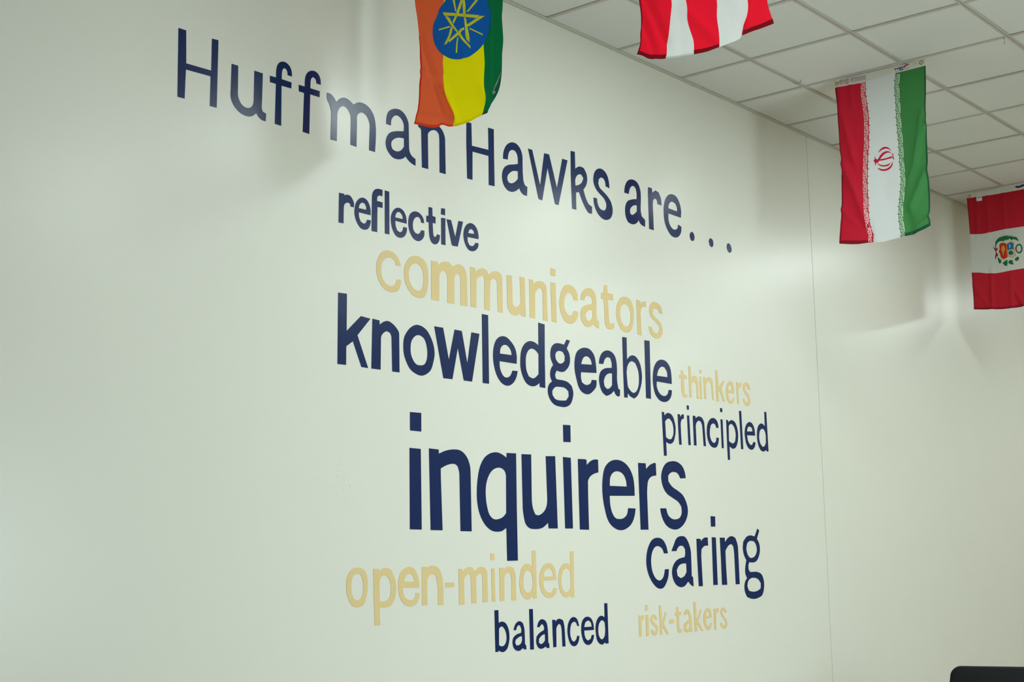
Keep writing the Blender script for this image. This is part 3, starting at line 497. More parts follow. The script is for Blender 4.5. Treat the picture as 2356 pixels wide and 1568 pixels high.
  ('script_border','script_white_red',1.5,"13443,16814 13447,16742 13451,16669 13455,16597 13433,16592 13429,16664 13424,16737 13420,16809+13515,16823 13515,16811 13456,16798 13455,16809+13476,16814 13480,16730 13460,16726 13455,16809+13518,16753 13519,16739 13460,16726 13459,16739+13517,16753 13522,16671 13504,16667 13499,16748+13521,16686 13522,16671 13466,16658 13465,16674+13481,16713 13484,16662 13466,16658 13463,16709+13516,16794 13517,16772 13499,16768 13498,16789+13521,16651 13524,16600 13508,16597 13505,16647+13521,16651 13522,16635 13468,16623 13467,16639+13486,16643 13490,16571 13472,16567 13468,16639+13525,16584 13526,16570 13440,16551 13440,16565+13525,16584 13522,16497 13503,16493 13506,16580+13527,16552 13526,16537 13441,16518 13441,16533+13524,16518 13522,16497 13437,16479 13439,16499+13453,16479 13446,16404 13438,16329 13432,16254 13410,16250 13416,16324 13424,16399 13431,16474+13523,16486 13522,16474 13463,16461 13465,16473+13485,16478 13476,16391 13456,16387 13465,16473+13516,16414 13514,16400 13456,16387 13457,16401+13515,16413 13506,16329 13488,16325 13497,16409+13508,16345 13506,16329 13451,16317 13452,16333+13474,16373 13469,16321 13451,16317 13456,16369+13520,16456 13518,16434 13500,16430 13502,16452+13502,16309 13499,16257 13482,16253 13486,16305+13502,16309 13501,16293 13447,16281 13449,16297+13468,16301 13463,16228 13445,16224 13450,16297+13498,16240 13497,16226 13412,16208 13413,16222+13498,16240 13492,16154 13474,16150 13479,16236+13496,16207 13495,16192 13410,16175 13411,16189+13493,16173 13492,16154 13408,16136 13409,16156+13425,16135 13420,16062 13416,15988 13417,15915 13395,15911 13394,15983 13398,16057 13403,16131+13494,16142 13494,16130 13435,16118 13436,16130+13456,16134 13451,16049 13431,16045 13436,16130+13490,16071 13489,16057 13431,16045 13432,16059+13489,16071 13484,15987 13466,15984 13471,16067+13485,16003 13484,15987 13429,15976 13430,15992+13450,16031 13447,15980 13429,15976 13432,16028+13493,16112 13491,16091 13473,16087 13474,16109+13482,15968 13485,15917 13469,15914 13466,15964+13482,15968 13483,15952 13430,15941 13429,15957+13448,15961 13451,15889 13434,15885 13430,15957+13485,15901 13486,15887 13402,15870 13402,15884+13485,15901 13489,15816 13471,15813 13467,15897+13487,15869 13487,15854 13404,15838 13403,15852+13488,15836 13489,15816 13406,15800 13405,15819+13422,15799 13426,15727 13429,15655 13434,15584 13412,15579 13407,15651 13404,15723 13401,15795+13492,15805 13493,15794 13435,15782 13435,15794+13455,15798 13458,15715 13438,15711 13435,15794+13495,15736 13496,15722 13438,15711 13438,15724+13494,15736 13498,15654 13481,15651 13477,15732+13497,15670 13498,15654 13444,15644 13443,15659+13459,15697 13462,15647 13444,15644 13441,15694+13494,15776 13495,15755 13477,15752 13476,15773+13498,15635 13501,15585 13485,15582 13482,15632+13498,15635 13499,15619 13446,15609 13445,15625+13464,15628 13468,15557 13451,15554 13446,15625+13502,15569 13503,15555 13420,15539 13419,15553+13502,15569 13508,15485 13489,15481 13484,15565+13504,15537 13505,15522 13422,15507 13421,15521+13506,15504 13508,15485 13425,15469 13423,15488+13442,15468 13446,15397 13453,15325 13462,15255 13441,15251 13432,15322 13425,15393 13420,15464+13511,15474 13512,15462 13455,15451 13454,15463+13474,15467 13479,15384 13459,15380 13454,15463+13516,15404 13516,15391 13459,15380 13458,15394+13514,15404 13523,15324 13505,15321 13497,15401+13521,15339 13523,15324 13469,15314 13467,15329+13480,15367 13486,15317 13469,15314 13462,15363+13513,15445 13514,15424 13497,15420 13495,15442+13524,15305 13530,15255 13514,15253 13508,15302+13524,15305 13526,15290 13473,15280 13471,15295+13490,15299 13499,15228 13482,15225 13472,15295+13532,15239 13534,15226 13451,15211 13450,15224+13532,15239 13543,15157 13525,15153 13514,15236+13536,15208 13538,15194 13456,15179 13454,15193+13540,15176 13543,15157 13461,15142 13458,15161+13477,15141 13483,15070 13488,14998 13493,14927 13472,14923 13467,14995 13461,15066 13456,15137+13547,15146 13548,15134 13491,15124 13490,15136+13509,15139 13515,15057 13496,15053 13490,15136+13552,15077 13553,15063 13496,15053 13495,15067+13551,15077 13556,14996 13539,14993 13533,15073+13555,15011 13556,14996 13503,14987 13502,15002+13517,15039 13520,14990 13503,14987 13499,15036+13549,15117 13550,15096 13533,15093 13531,15114+13556,14977 13560,14927 13544,14924 13541,14974+13556,14977 13557,14961 13505,14952 13504,14968+13523,14971 13528,14900 13511,14897 13505,14968+13561,14911 13562,14897 13480,14883 13479,14897+13561,14911 13568,14827 13550,14824 13543,14908+13564,14879 13565,14865 13483,14851 13482,14865+13567,14847 13568,14827 13486,14813 13485,14833+13503,14812 13509,14741 13515,14670 13520,14599 13499,14595 13494,14667 13488,14738 13482,14809+13572,14817 13573,14805 13516,14795 13515,14807+13535,14810 13542,14728 13523,14725 13515,14807+13578,14748 13579,14734 13523,14725 13521,14738+13577,14748 13584,14667 13566,14665 13559,14745+13582,14683 13584,14667 13530,14658 13529,14674+13543,14711 13548,14661 13530,14658 13526,14708+13574,14788 13576,14767 13559,14764 13557,14785+13583,14648 13586,14598 13570,14596 13568,14645+13583,14648 13584,14633 13532,14624 13531,14639+13550,14642 13553,14572 13536,14569 13533,14640+13587,14582 13587,14568 13506,14555 13505,14569+13587,14582 13591,14499 13573,14496 13569,14579+13588,14550 13589,14536 13508,14523 13507,14537+13590,14518 13591,14499 13510,14485 13509,14504+13526,14484 13530,14413 13531,14341 13530,14269 13508,14266 13510,14338 13509,14409 13505,14481+13595,14488 13595,14476 13539,14467 13538,14478+13558,14482 13562,14399 13543,14396 13538,14478+13598,14419 13599,14405 13543,14396 13542,14410+13597,14419 13596,14337 13580,14335 13580,14416+13597,14353 13596,14337 13544,14329 13544,14345+13562,14382 13561,14332 13544,14329 13545,14379+13596,14459 13597,14438 13580,14435 13579,14456+13594,14317 13592,14267 13578,14265 13579,14315+13594,14317 13594,14302 13543,14294 13544,14310+13562,14313 13560,14241 13544,14239 13545,14310+13592,14250 13591,14236 13513,14225 13513,14239+13592,14250 13589,14165 13573,14164 13575,14248+13590,14218 13590,14203 13512,14193 13512,14207+13590,14185 13589,14165 13512,14155 13512,14174+13528,14153 13531,14082 13535,14011 13535,13938 13516,13936 13514,14008 13511,14079 13507,14150+13592,14154 13592,14142 13540,14136 13540,14147+13558,14150 13561,14067 13543,14065 13540,14147+13593,14084 13593,14070 13543,14065 13543,14079+13592,14084 13590,14000 13577,14000 13578,14083+13591,14016 13590,14000 13547,13998 13547,14013+13562,14050 13562,13999 13547,13998 13546,14048+13593,14125 13593,14104 13578,14102 13577,14123+13588,13980 13583,13927 13572,13928 13576,13980+13588,13980 13587,13964 13547,13963 13547,13978+13563,13979 13557,13906 13544,13905 13548,13978+13581,13910 13579,13896 13518,13894 13519,13909+13581,13910 13571,13822 13559,13823 13569,13911+13577,13877 13576,13862 13517,13862 13517,13876+13574,13842 13571,13822 13514,13823 13516,13843+13527,13819 13519,13745 13510,13672 13505,13601 13494,13603 13498,13673 13505,13746 13510,13819+13572,13810 13571,13798 13533,13799 13534,13811+13547,13811 13536,13725 13524,13726 13534,13811+13563,13738 13562,13724 13524,13726 13526,13740+13563,13738 13553,13656 13541,13656 13551,13738+13554,13671 13553,13656 13516,13656 13518,13672+13534,13707 13528,13656 13516,13656 13523,13708+13569,13780 13566,13758 13554,13758 13557,13780+13551,13637 13553,13590 13540,13589 13540,13637+13551,13637 13551,13622 13514,13622 13514,13637+13527,13637 13527,13569 13514,13569 13515,13637+13554,13575 13554,13563 13496,13563 13496,13576+13554,13575 13559,13499 13542,13497 13538,13574+13556,13546 13557,13534 13496,13532 13496,13546+13558,13517 13559,13499 13495,13496 13495,13515+13506,13492 13500,13424 13488,13354 13485,13283 13467,13281 13469,13352 13483,13423 13491,13493+13562,13489 13562,13478 13514,13474 13514,13485+13529,13485 13520,13406 13506,13406 13514,13485+13553,13422 13550,13408 13506,13406 13508,13419+13552,13421 13535,13341 13522,13341 13537,13420+13538,13357 13535,13341 13495,13340 13498,13355+13517,13390 13508,13340 13495,13340 13504,13389+13560,13461 13556,13440 13541,13439 13544,13459+13530,13322 13535,13273 13523,13272 13518,13322+13530,13322 13530,13307 13492,13306 13491,13321+13505,13321 13512,13251 13500,13251 13492,13321+13537,13257 13539,13243 13478,13241 13476,13255+13537,13257 13550,13174 13534,13173 13523,13256+13542,13225 13544,13211 13482,13209 13480,13224+13547,13193 13550,13174 13487,13172 13484,13191"),
  ('script_point','red',1.5,"13406,16664 13381,16657 13382,16639 13407,16644+13410,16496 13385,16490 13386,16472 13411,16476+13393,16324 13368,16318 13369,16300 13394,16304+13381,16153 13357,16147 13358,16129 13382,16133+13371,15983 13347,15978 13348,15960 13372,15964+13378,15817 13353,15811 13354,15794 13379,15797+13386,15652 13362,15646 13363,15628 13387,15632+13397,15487 13373,15481 13374,15463 13398,15467+13410,15322 13386,15317 13387,15299 13411,15302+13432,15160 13408,15154 13409,15136 13433,15140+13445,14995 13422,14990 13423,14973 13446,14976+13458,14831 13435,14826 13436,14809 13459,14812+13473,14668 13449,14663 13450,14645 13474,14648+13482,14504 13459,14499 13460,14481 13483,14484+13488,14339 13464,14334 13465,14317 13489,14319+13485,14173 13462,14169 13463,14151 13486,14154+13493,14009 13470,14005 13471,13987 13494,13990+13493,13844 13471,13840 13472,13823 13493,13824+13482,13679 13463,13676 13464,13659 13483,13659+13475,13518 13452,13514 13454,13497 13477,13499+13441,13351 13407,13341 13409,13324 13444,13333+13463,13193 13435,13187 13437,13169 13464,13173"),
  ('script_border','script_white_green',1.5,"12604,16820 12616,16749 12627,16678 12635,16606 12613,16601 12605,16673 12594,16744 12583,16815+12676,16829 12677,16818 12620,16804 12618,16816+12638,16820 12651,16738 12631,16734 12618,16816+12686,16761 12688,16747 12631,16734 12629,16747+12685,16760 12698,16680 12680,16676 12668,16756+12695,16696 12698,16680 12643,16668 12641,16683+12653,16721 12661,16672 12643,16668 12635,16717+12680,16801 12683,16780 12665,16776 12662,16796+12699,16661 12702,16610 12686,16607 12683,16657+12699,16661 12701,16646 12648,16633 12646,16649+12665,16653 12669,16581 12652,16577 12647,16649+12703,16594 12704,16580 12620,16560 12620,16574+12703,16594 12707,16509 12689,16505 12685,16590+12705,16562 12706,16547 12622,16528 12621,16542+12706,16529 12707,16509 12624,16490 12623,16509+12641,16490 12644,16417 12648,16344 12646,16270 12624,16265 12626,16339 12622,16412 12619,16484+12711,16498 12711,16486 12654,16473 12653,16485+12673,16489 12677,16405 12657,16401 12653,16485+12714,16428 12715,16414 12657,16401 12657,16414+12713,16428 12716,16345 12698,16341 12696,16423+12716,16361 12716,16345 12661,16333 12662,16349+12678,16388 12679,16337 12661,16333 12660,16384+12712,16469 12713,16447 12695,16443 12694,16465+12714,16325 12713,16274 12697,16270 12698,16322+12714,16325 12714,16309 12661,16297 12661,16313+12680,16317 12678,16244 12661,16240 12662,16313+12713,16257 12712,16243 12628,16224 12629,16238+12713,16257 12711,16171 12693,16167 12694,16253+12712,16224 12712,16210 12628,16191 12628,16205+12711,16191 12711,16171 12628,16152 12627,16172+12644,16152 12646,16079 12648,16006 12650,15933 12628,15929 12626,16001 12624,16074 12622,16147+12715,16160 12715,16148 12657,16135 12657,16147+12677,16152 12679,16068 12659,16063 12657,16147+12716,16090 12717,16076 12659,16063 12658,16077+12715,16090 12717,16007 12699,16004 12697,16086+12717,16023 12717,16007 12662,15995 12662,16011+12679,16050 12680,15999 12662,15995 12661,16046+12715,16131 12716,16109 12698,16105 12697,16127+12716,15988 12717,15937 12701,15933 12700,15984+12716,15988 12716,15972 12663,15960 12663,15976+12681,15980 12683,15908 12666,15904 12664,15976+12717,15920 12718,15906 12634,15888 12633,15902+12717,15920 12720,15835 12701,15831 12699,15916+12718,15888 12719,15874 12634,15855 12634,15869+12719,15855 12720,15835 12635,15817 12635,15836+12652,15817 12651,15743 12650,15670 12648,15596 12626,15592 12628,15665 12629,15738 12630,15812+12723,15824 12722,15813 12664,15800 12665,15811+12685,15816 12683,15731 12663,15727 12665,15811+12721,15753 12721,15740 12663,15727 12663,15741+12720,15753 12718,15671 12701,15667 12702,15749+12719,15686 12718,15671 12663,15659 12664,15674+12683,15714 12681,15663 12663,15659 12664,15710+12722,15795 12722,15773 12704,15769 12704,15791+12716,15651 12715,15599 12699,15596 12700,15647+12716,15651 12716,15635 12663,15623 12663,15639+12682,15643 12680,15570 12663,15566 12664,15639+12715,15583 12715,15569 12630,15550 12631,15565+12715,15583 12713,15497 12694,15493 12696,15579+12714,15550 12714,15536 12630,15517 12630,15532+12714,15517 12713,15497 12628,15479 12629,15499+12645,15479 12642,15405 12640,15332 12637,15258 12615,15254 12618,15327 12620,15400 12623,15474+12715,15486 12715,15474 12657,15462 12657,15473+12677,15478 12674,15393 12654,15389 12657,15473+12713,15415 12712,15401 12654,15389 12654,15403+12711,15415 12708,15332 12691,15329 12694,15411+12709,15348 12708,15332 12653,15320 12654,15336+12673,15375 12671,15324 12653,15320 12655,15372+12714,15457 12713,15435 12695,15431 12696,15453+12706,15312 12704,15261 12688,15258 12690,15309+12706,15312 12706,15297 12652,15285 12653,15301+12672,15305 12669,15232 12651,15228 12654,15301+12704,15245 12703,15231 12618,15212 12619,15227+12704,15245 12704,15160 12686,15156 12685,15241+12703,15212 12703,15198 12618,15180 12618,15194+12704,15179 12704,15160 12620,15142 12619,15161+12637,15142 12639,15070 12642,14997 12642,14925 12620,14920 12619,14993 12617,15065 12615,15137+12708,15149 12708,15137 12650,15125 12649,15136+12669,15141 12672,15058 12652,15053 12649,15136+12710,15079 12710,15066 12652,15053 12651,15067+12709,15079 12712,14998 12694,14994 12691,15075+12711,15013 12712,14998 12656,14986 12656,15002+12673,15040 12674,14990 12656,14986 12655,15036+12709,15120 12709,15099 12691,15095 12690,15116+12710,14978 12710,14927 12694,14924 12694,14975+12710,14978 12710,14962 12656,14951 12656,14967+12675,14971 12675,14899 12657,14895 12657,14967+12710,14911 12710,14897 12625,14879 12625,14893+12710,14911 12710,14826 12691,14823 12691,14907+12710,14879 12710,14864 12625,14847 12625,14861+12710,14846 12710,14826 12625,14809 12625,14828+12642,14808 12641,14736 12639,14663 12636,14590 12613,14586 12616,14658 12619,14731 12619,14804+12712,14815 12712,14804 12654,14792 12654,14803+12674,14807 12673,14724 12653,14720 12654,14803+12712,14745 12712,14732 12653,14720 12653,14733+12711,14745 12708,14663 12690,14659 12693,14741+12708,14679 12708,14663 12652,14652 12653,14667+12672,14706 12671,14655 12652,14652 12654,14702+12712,14786 12712,14765 12694,14761 12694,14782+12706,14643 12704,14592 12687,14589 12689,14640+12706,14643 12705,14628 12651,14617 12652,14632+12671,14636 12668,14564 12650,14560 12653,14632+12703,14576 12702,14562 12617,14544 12618,14558+12703,14576 12701,14491 12683,14487 12684,14572+12702,14543 12701,14529 12616,14512 12616,14526+12700,14510 12701,14491 12616,14474 12615,14493+12633,14473 12639,14402 12645,14331 12653,14260 12630,14255 12621,14326 12616,14397 12611,14469+12705,14480 12706,14469 12647,14457 12646,14468+12666,14472 12673,14390 12653,14386 12646,14468+12711,14411 12712,14398 12653,14386 12652,14400+12709,14411 12716,14331 12698,14327 12692,14407+12715,14346 12716,14331 12660,14320 12659,14335+12675,14373 12679,14324 12660,14320 12656,14369+12707,14451 12709,14430 12691,14427 12689,14448+12716,14312 12724,14263 12707,14259 12700,14308+12716,14312 12718,14296 12664,14286 12662,14301+12681,14305 12692,14235 12674,14232 12663,14301+12726,14247 12728,14233 12642,14216 12640,14229+12726,14247 12739,14165 12720,14161 12707,14243+12731,14216 12733,14202 12647,14185 12645,14199+12736,14184 12739,14165 12653,14148 12650,14167+12671,14148 12683,14078 12696,14009 12710,13940 12689,13937 12674,14005 12661,14074 12649,14143+12743,14154 12745,14143 12686,14132 12685,14143+12705,14147 12719,14066 12699,14063 12685,14143+12755,14087 12757,14073 12699,14063 12696,14076+12753,14086 12767,14008 12750,14005 12736,14083+12764,14023 12767,14008 12713,13998 12710,14013+12722,14050 12731,14001 12713,13998 12704,14046+12748,14126 12751,14105 12733,14102 12730,14122+12769,13989 12777,13940 12762,13937 12753,13986+12769,13989 12771,13974 12719,13965 12716,13979+12735,13983 12747,13914 12730,13911 12718,13980+12780,13924 12782,13911 12702,13898 12699,13911+12780,13924 12794,13842 12776,13839 12762,13921+12785,13893 12788,13879 12708,13867 12706,13880+12791,13861 12794,13842 12715,13830 12712,13849+12730,13829 12736,13757 12741,13686 12739,13613 12718,13610 12721,13683 12717,13755 12711,13826+12797,13831 12798,13820 12743,13811 12742,13823+12761,13825 12767,13743 12748,13740 12742,13823+12803,13763 12804,13750 12748,13740 12747,13754+12802,13763 12808,13683 12791,13680 12785,13760+12807,13698 12808,13683 12755,13674 12754,13689+12768,13726 12772,13676 12755,13674 12751,13724+12800,13803 12801,13782 12784,13779 12782,13800+12806,13663 12805,13613 12789,13610 12790,13660+12806,13663 12806,13647 12754,13639 12754,13654+12772,13657 12771,13585 12753,13582 12755,13654+12805,13596 12805,13582 12722,13568 12722,13582+12805,13596 12803,13512 12785,13509 12787,13593+12804,13564 12804,13550 12721,13536 12721,13550+12804,13531 12803,13512 12720,13498 12721,13517+12736,13497 12732,13424 12725,13351 12718,13278 12696,13275 12703,13348 12711,13421 12715,13493+12806,13501 12806,13489 12748,13479 12748,13491+12768,13494 12762,13411 12742,13407 12748,13491+12801,13431 12800,13417 12742,13407 12743,13421+12800,13431 12792,13348 12774,13345 12782,13428+12793,13364 12792,13348 12737,13339 12739,13355+12760,13393 12755,13342 12737,13339 12742,13390+12805,13472 12803,13450 12785,13447 12787,13469+12788,13329 12783,13278 12768,13275 12772,13326+12788,13329 12787,13313 12734,13304 12735,13320+12754,13323 12747,13251 12730,13248 12737,13320+12782,13261 12781,13247 12697,13233 12698,13247+12782,13261 12776,13177 12758,13173 12764,13258+12780,13229 12779,13215 12692,13199 12694,13214+12778,13196 12776,13177 12687,13160 12689,13179"),
  ('script_point','green',1.5,"12711,16703 12735,16707 12736,16690 12712,16683+12723,16536 12747,16540 12749,16523 12724,16516+12731,16368 12755,16372 12756,16355 12732,16348+12728,16198 12752,16202 12753,16185 12729,16178+12732,16030 12756,16034 12757,16017 12733,16010+12736,15862 12760,15866 12761,15849 12737,15842+12733,15693 12758,15697 12759,15680 12735,15673+12730,15524 12754,15528 12755,15510 12731,15504+12724,15354 12748,15359 12749,15341 12725,15335+12720,15186 12745,15190 12746,15173 12722,15167+12726,15020 12751,15024 12752,15006 12727,15000+12726,14852 12751,14856 12752,14839 12727,14833+12723,14685 12748,14689 12749,14671 12724,14665+12717,14517 12742,14521 12743,14503 12718,14497+12730,14352 12755,14356 12756,14339 12731,14333+12753,14190 12778,14194 12779,14176 12755,14171+12780,14029 12805,14032 12806,14015 12782,14009+12808,13867 12832,13871 12833,13853 12809,13848+12822,13704 12847,13707 12848,13690 12823,13684+12820,13537 12844,13540 12845,13523 12821,13518+12808,13370 12832,13373 12833,13355 12809,13350+12794,13202 12818,13205 12819,13188 12795,13183"),
 ]),
 dict(name='peruvian', x=10.2478, wav=(8, 0.4, 0), cr=[(3.852, 4.185, 3.86, 3.958, 10.4, 14), (3.731, 4.187, 3.732, 3.967, 10.4, 14), (3.861, 3.611, 3.87, 3.372, 15.6, 14), (3.716, 3.553, 3.723, 3.354, 13.0, 14), (3.974, 3.513, 3.892, 3.375, 13.0, 18), (3.667, 3.42, 3.637, 3.357, 20.8, 12), (3.936, 4.192, 3.944, 3.956, 10.4, 12)], parts=[
  ('header','canvas',1.4,"16034,17021 14964,17042 14290,17049 13628,17056 13642,16862 14304,16853 14936,16846 15554,16853 16034,16882"),
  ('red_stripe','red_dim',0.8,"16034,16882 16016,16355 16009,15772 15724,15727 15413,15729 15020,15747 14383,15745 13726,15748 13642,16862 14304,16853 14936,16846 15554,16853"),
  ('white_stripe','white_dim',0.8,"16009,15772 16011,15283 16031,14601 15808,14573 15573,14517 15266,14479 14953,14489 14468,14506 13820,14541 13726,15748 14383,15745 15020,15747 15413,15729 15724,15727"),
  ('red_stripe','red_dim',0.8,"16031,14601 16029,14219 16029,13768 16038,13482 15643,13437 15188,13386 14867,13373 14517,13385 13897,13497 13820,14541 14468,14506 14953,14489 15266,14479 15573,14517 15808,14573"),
  ('care_label','label_white',2.2,"15730,16860 15569,16862 15572,16731 15726,16730"),
  ('printed_logo','logo_grey',2.6,"15696,16845 15607,16844 15608,16820 15697,16814"),
  ('printed_logo','logo_navy',1.9,"14576,16969 14492,16987 14428,16966 14403,16986 14359,16993 14293,17002 14298,16942 14364,16924 14438,16914 14497,16918"),
  ('printed_logo','logo_red',1.9,"14296,17008 14194,17032 14138,16997 14227,16984 14297,16948"),
  ('hem','red_hem',1.6,"16034,16882 16016,16355 16009,15772 15985,15768 15992,16352 16003,16883"),
  ('hem','red_hem',1.6,"16031,14601 16029,14219 16029,13768 16038,13482 16007,13479 15997,13764 15995,14214 15999,14597"),
  ('hem','red_hem',1.6,"16038,13482 15643,13437 15188,13386 14867,13373 14517,13385 13897,13497 13892,13569 14523,13463 14863,13437 15184,13445 15632,13493 16031,13551"),
  ('emblem_wreath','emb_green',1.5,"15277,15244 15266,15340 15247,15435 15201,15480 15136,15529 15104,15547 15122,15512 15026,15571 15059,15524 14917,15582 14974,15540 14830,15554 14893,15511 14765,15540 14811,15509 14686,15501 14739,15479 14631,15463 14583,15411 14601,15421 14553,15335 14623,15357 14615,15370 14736,15419 14739,15374 14837,15450 14863,15405 14920,15440 14908,15397 14989,15437 14977,15389 15067,15412 15145,15403 15202,15367 15241,15306 15250,15239+15222,14971 15180,14911 15107,14832 15132,14813 15106,14749 15143,14770 15169,14737 15197,14786 15215,14864+15081,14760 15033,14782 14962,14823 14917,14801 14939,14760 14922,14727 14948,14679 14935,14654 14989,14644 15040,14686+14914,14733 14865,14801 14805,14799 14763,14771 14780,14728 14744,14663 14792,14663 14843,14678+14712,14771 14693,14835 14618,14877 14585,14843 14595,14792 14641,14746+14558,15250 14510,15228 14478,15171 14470,15092 14488,15016 14527,14969 14577,14961 14626,14983 14658,15040 14666,15119 14648,15195 14609,15242-14565,15202 14601,15192 14625,15158 14635,15115 14631,15066 14612,15026 14578,15007 14542,15016 14518,15050 14508,15097 14512,15142 14530,15182"),
  ('emblem_ribbon','emb_ribbon',1.5,"15346,15308 15317,15273 15296,15240 15251,15221 15207,15240 15207,15179 15250,15134 15230,15078 15200,15012 15231,14965 15259,15000 15272,14934 15295,14885 15301,14969 15280,15041 15263,15106 15307,15196"),
  ('wreath_knot','emb_ribbon',1.6,"14682,15170 14644,15142 14635,15066 14673,15042 14674,15124"),
  ('emblem_shield','emb_gold',1.5,"15143,15319 15101,15365 15032,15368 14965,15335 14921,15313 14860,15333 14795,15360 14756,15332 14689,15299 14692,15247 14710,15190 14694,15097 14695,15030 14669,14922 14726,14892 14765,14849 14829,14893 14895,14918 14935,14886 15029,14853 15104,14884 15134,14949 15147,15041 15189,15108 15150,15170"),
  ('emblem_shield','emb_red',2.0,"15130,15287 15103,15335 15041,15347 14995,15340 14940,15308 14927,15223 14938,15067 14921,14922 14949,14896 15027,14875 15087,14903 15118,14954 15135,15047 15166,15108 15134,15167"),
  ('emblem_shield','emb_blue',2.0,"14914,15293 14862,15303 14793,15326 14730,15286 14714,15250 14727,15207 14715,15119 14904,15122"),
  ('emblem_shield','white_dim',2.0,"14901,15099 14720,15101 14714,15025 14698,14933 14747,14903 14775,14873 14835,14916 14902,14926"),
  ('emblem_horn','emb_gold',2.5,"15085,15264 15046,15273 14995,15234 14978,15141 15014,15072 15036,14970 15059,14974 15074,15089 15100,15161 15082,15203"),
  ('emblem_tree','emb_green',2.5,"14871,15042 14839,15074 14780,15069 14746,15030 14738,14984 14766,14951 14833,14949 14867,14988 14874,15004 14892,15007 14892,15019 14873,15023"),
  ('emblem_animal','white_dim',2.5,"14845,15274 14808,15268 14816,15206 14811,15167 14841,15157 14850,15203"),
 ]),
]


# ------------------------------------------------------------------ the room
boxes('floor', [((X0, Y0, -0.1), (X1, WALL_Y + 0.1, 0))], 'floor')['kind'] = 'structure'

# painted wall: two boards on a backing, a narrow joint between them
wall = boxes('wall_left', [((X0, WALL_Y + 0.010, 0), (X1, WALL_Y + 0.12, CEIL + 0.10))], 'joint')
tag(wall, kind='structure')
boxes('wall_board', [((X0, WALL_Y, 0), (SEAM_X - 0.002, WALL_Y + 0.010, CEIL + 0.03))], 'wall', wall)
boxes('wall_board', [((SEAM_X + 0.002, WALL_Y, 0), (X1, WALL_Y + 0.010, CEIL + 0.03))], 'wall', wall)

# opposite wall with openings added for the fill light, end walls
segs = []
xs = [X0] + [v for w in WINS for v in w] + [X1]
for i in range(0, len(xs), 2):
    segs.append(((xs[i], Y0 - 0.12, 0), (xs[i + 1], Y0, CEIL + 0.1)))
for a, b in WINS:
    segs.append(((a, Y0 - 0.12, 0), (b, Y0, WZ0)))
    segs.append(((a, Y0 - 0.12, WZ1), (b, Y0, CEIL + 0.1)))
tag(boxes('wall_right', segs, 'plain'), kind='structure')
tag(boxes('wall_back', [((X0 - 0.12, Y0, 0), (X0, WALL_Y, CEIL + 0.1))], 'dusky'), kind='structure')
tag(boxes('wall_front', [((X1, Y0, 0), (X1 + 0.12, WALL_Y, CEIL + 0.1))], 'plain'), kind='structure')
for i, (a, b) in enumerate(WINS):  # unseen frames added around the fill lights
    t = 0.05
    m = (a + b) / 2
    y0, y1 = Y0 - 0.10, Y0 - 0.02
    tag(boxes('window_%d' % (i + 1), [
        ((a, y0, WZ0), (b, y1, WZ0 + t)), ((a, y0, WZ1 - t), (b, y1, WZ1)),
        ((a, y0, WZ0), (a + t, y1, WZ1)), ((b - t, y0, WZ0), (b, y1, WZ1)),
        ((m - t / 2, y0, WZ0), (m + t / 2, y1, WZ1))], 'frame'), kind='structure')

# ceiling: lay-in tiles on an exposed grid
TS = 0.6096
CX = 5.980595           # one cross tee
TY = [WALL_Y, 3.7286, 3.1331, 2.5376]
while TY[-1] > Y0 + 0.6096: TY.append(TY[-1] - TS)
TY.append(Y0)
NX0 = -14
NX1 = 18
cxs = [CX + TS * n for n in range(NX0, NX1 + 1)]
ceil = boxes('ceiling', [((X0, Y0, CEIL + 0.10), (X1, WALL_Y, CEIL + 0.2))], 'tile')
tag(ceil, kind='structure')
LIGHT_CELLS = {}
# (cross-tee index of the cell, first grid row, rows long)
LAMPS = [(n, r) for n in (-1, 4, 9, 14) for r in (3, 7)] + [(-6, 3)]
covered = {(n, r + k) for n, r in LAMPS for k in (0, 1)}
tile_cache = {}
rest = bmesh.new()
for n in range(NX0, NX1):
    xa, xb = cxs[n - NX0], cxs[n - NX0 + 1]
    xa, xb = max(xa, X0), min(xb, X1)
    if xb - xa < 0.05: continue
    for r in range(len(TY) - 1):
        ya, yb = TY[r + 1], TY[r]
        if (n, r) in covered: continue
        g = 0.004
        if r <= 3 and -5 <= n <= 17:
            key = (round(xb - xa, 3), round(yb - ya, 3))
            if key not in tile_cache:
                bm = bmesh.new()
                w, h = (xb - xa) / 2 - g, (yb - ya) / 2 - g
                box(bm, (-w, -h, 0), (w, h, 0.015))
                tile_cache[key] = mesh_of(bm, 'ceiling_tile')
                tile_cache[key].materials.append(MAT['tile'])
            o = link('ceiling_tile', tile_cache[key], None, ceil,
                     ((xa + xb) / 2, (ya + yb) / 2, CEIL + 0.004 + random.random() * 0.002))
            o.rotation_euler = (random.uniform(-1, 1) * 0.002, random.uniform(-1, 1) * 0.002, 0)
        else:
            box(rest, (xa + g, ya + g, CEIL + 0.005), (xb - g, yb - g, CEIL + 0.02))
o = link('ceiling_tile_field', mesh_of(rest, 'ceiling_tile_field'), 'tile', ceil)
o['kind'] = 'stuff'
for y in TY[1:-1]:
    boxes('main_tee', [((X0, y - 0.012, CEIL), (X1, y + 0.012, CEIL + 0.0035)), ((X0, y - 0.001, CEIL), (X1, y + 0.001, CEIL + 0.04))], 'tee', ceil)
bm = bmesh.new()
for r in range(len(TY) - 1):
    box(bm, (-0.012, TY[r + 1] + 0.012, 0), (0.012, TY[r] - 0.012, 0.0033))
    box(bm, (-0.001, TY[r + 1] + 0.012, 0), (0.001, TY[r] - 0.012, 0.03))
ct = mesh_of(bm, 'cross_tee')
ct.materials.append(MAT['tee'])
for x in cxs:
    if X0 < x < X1:
        link('cross_tee', ct, None, ceil, (x, 0, CEIL + 0.0001))
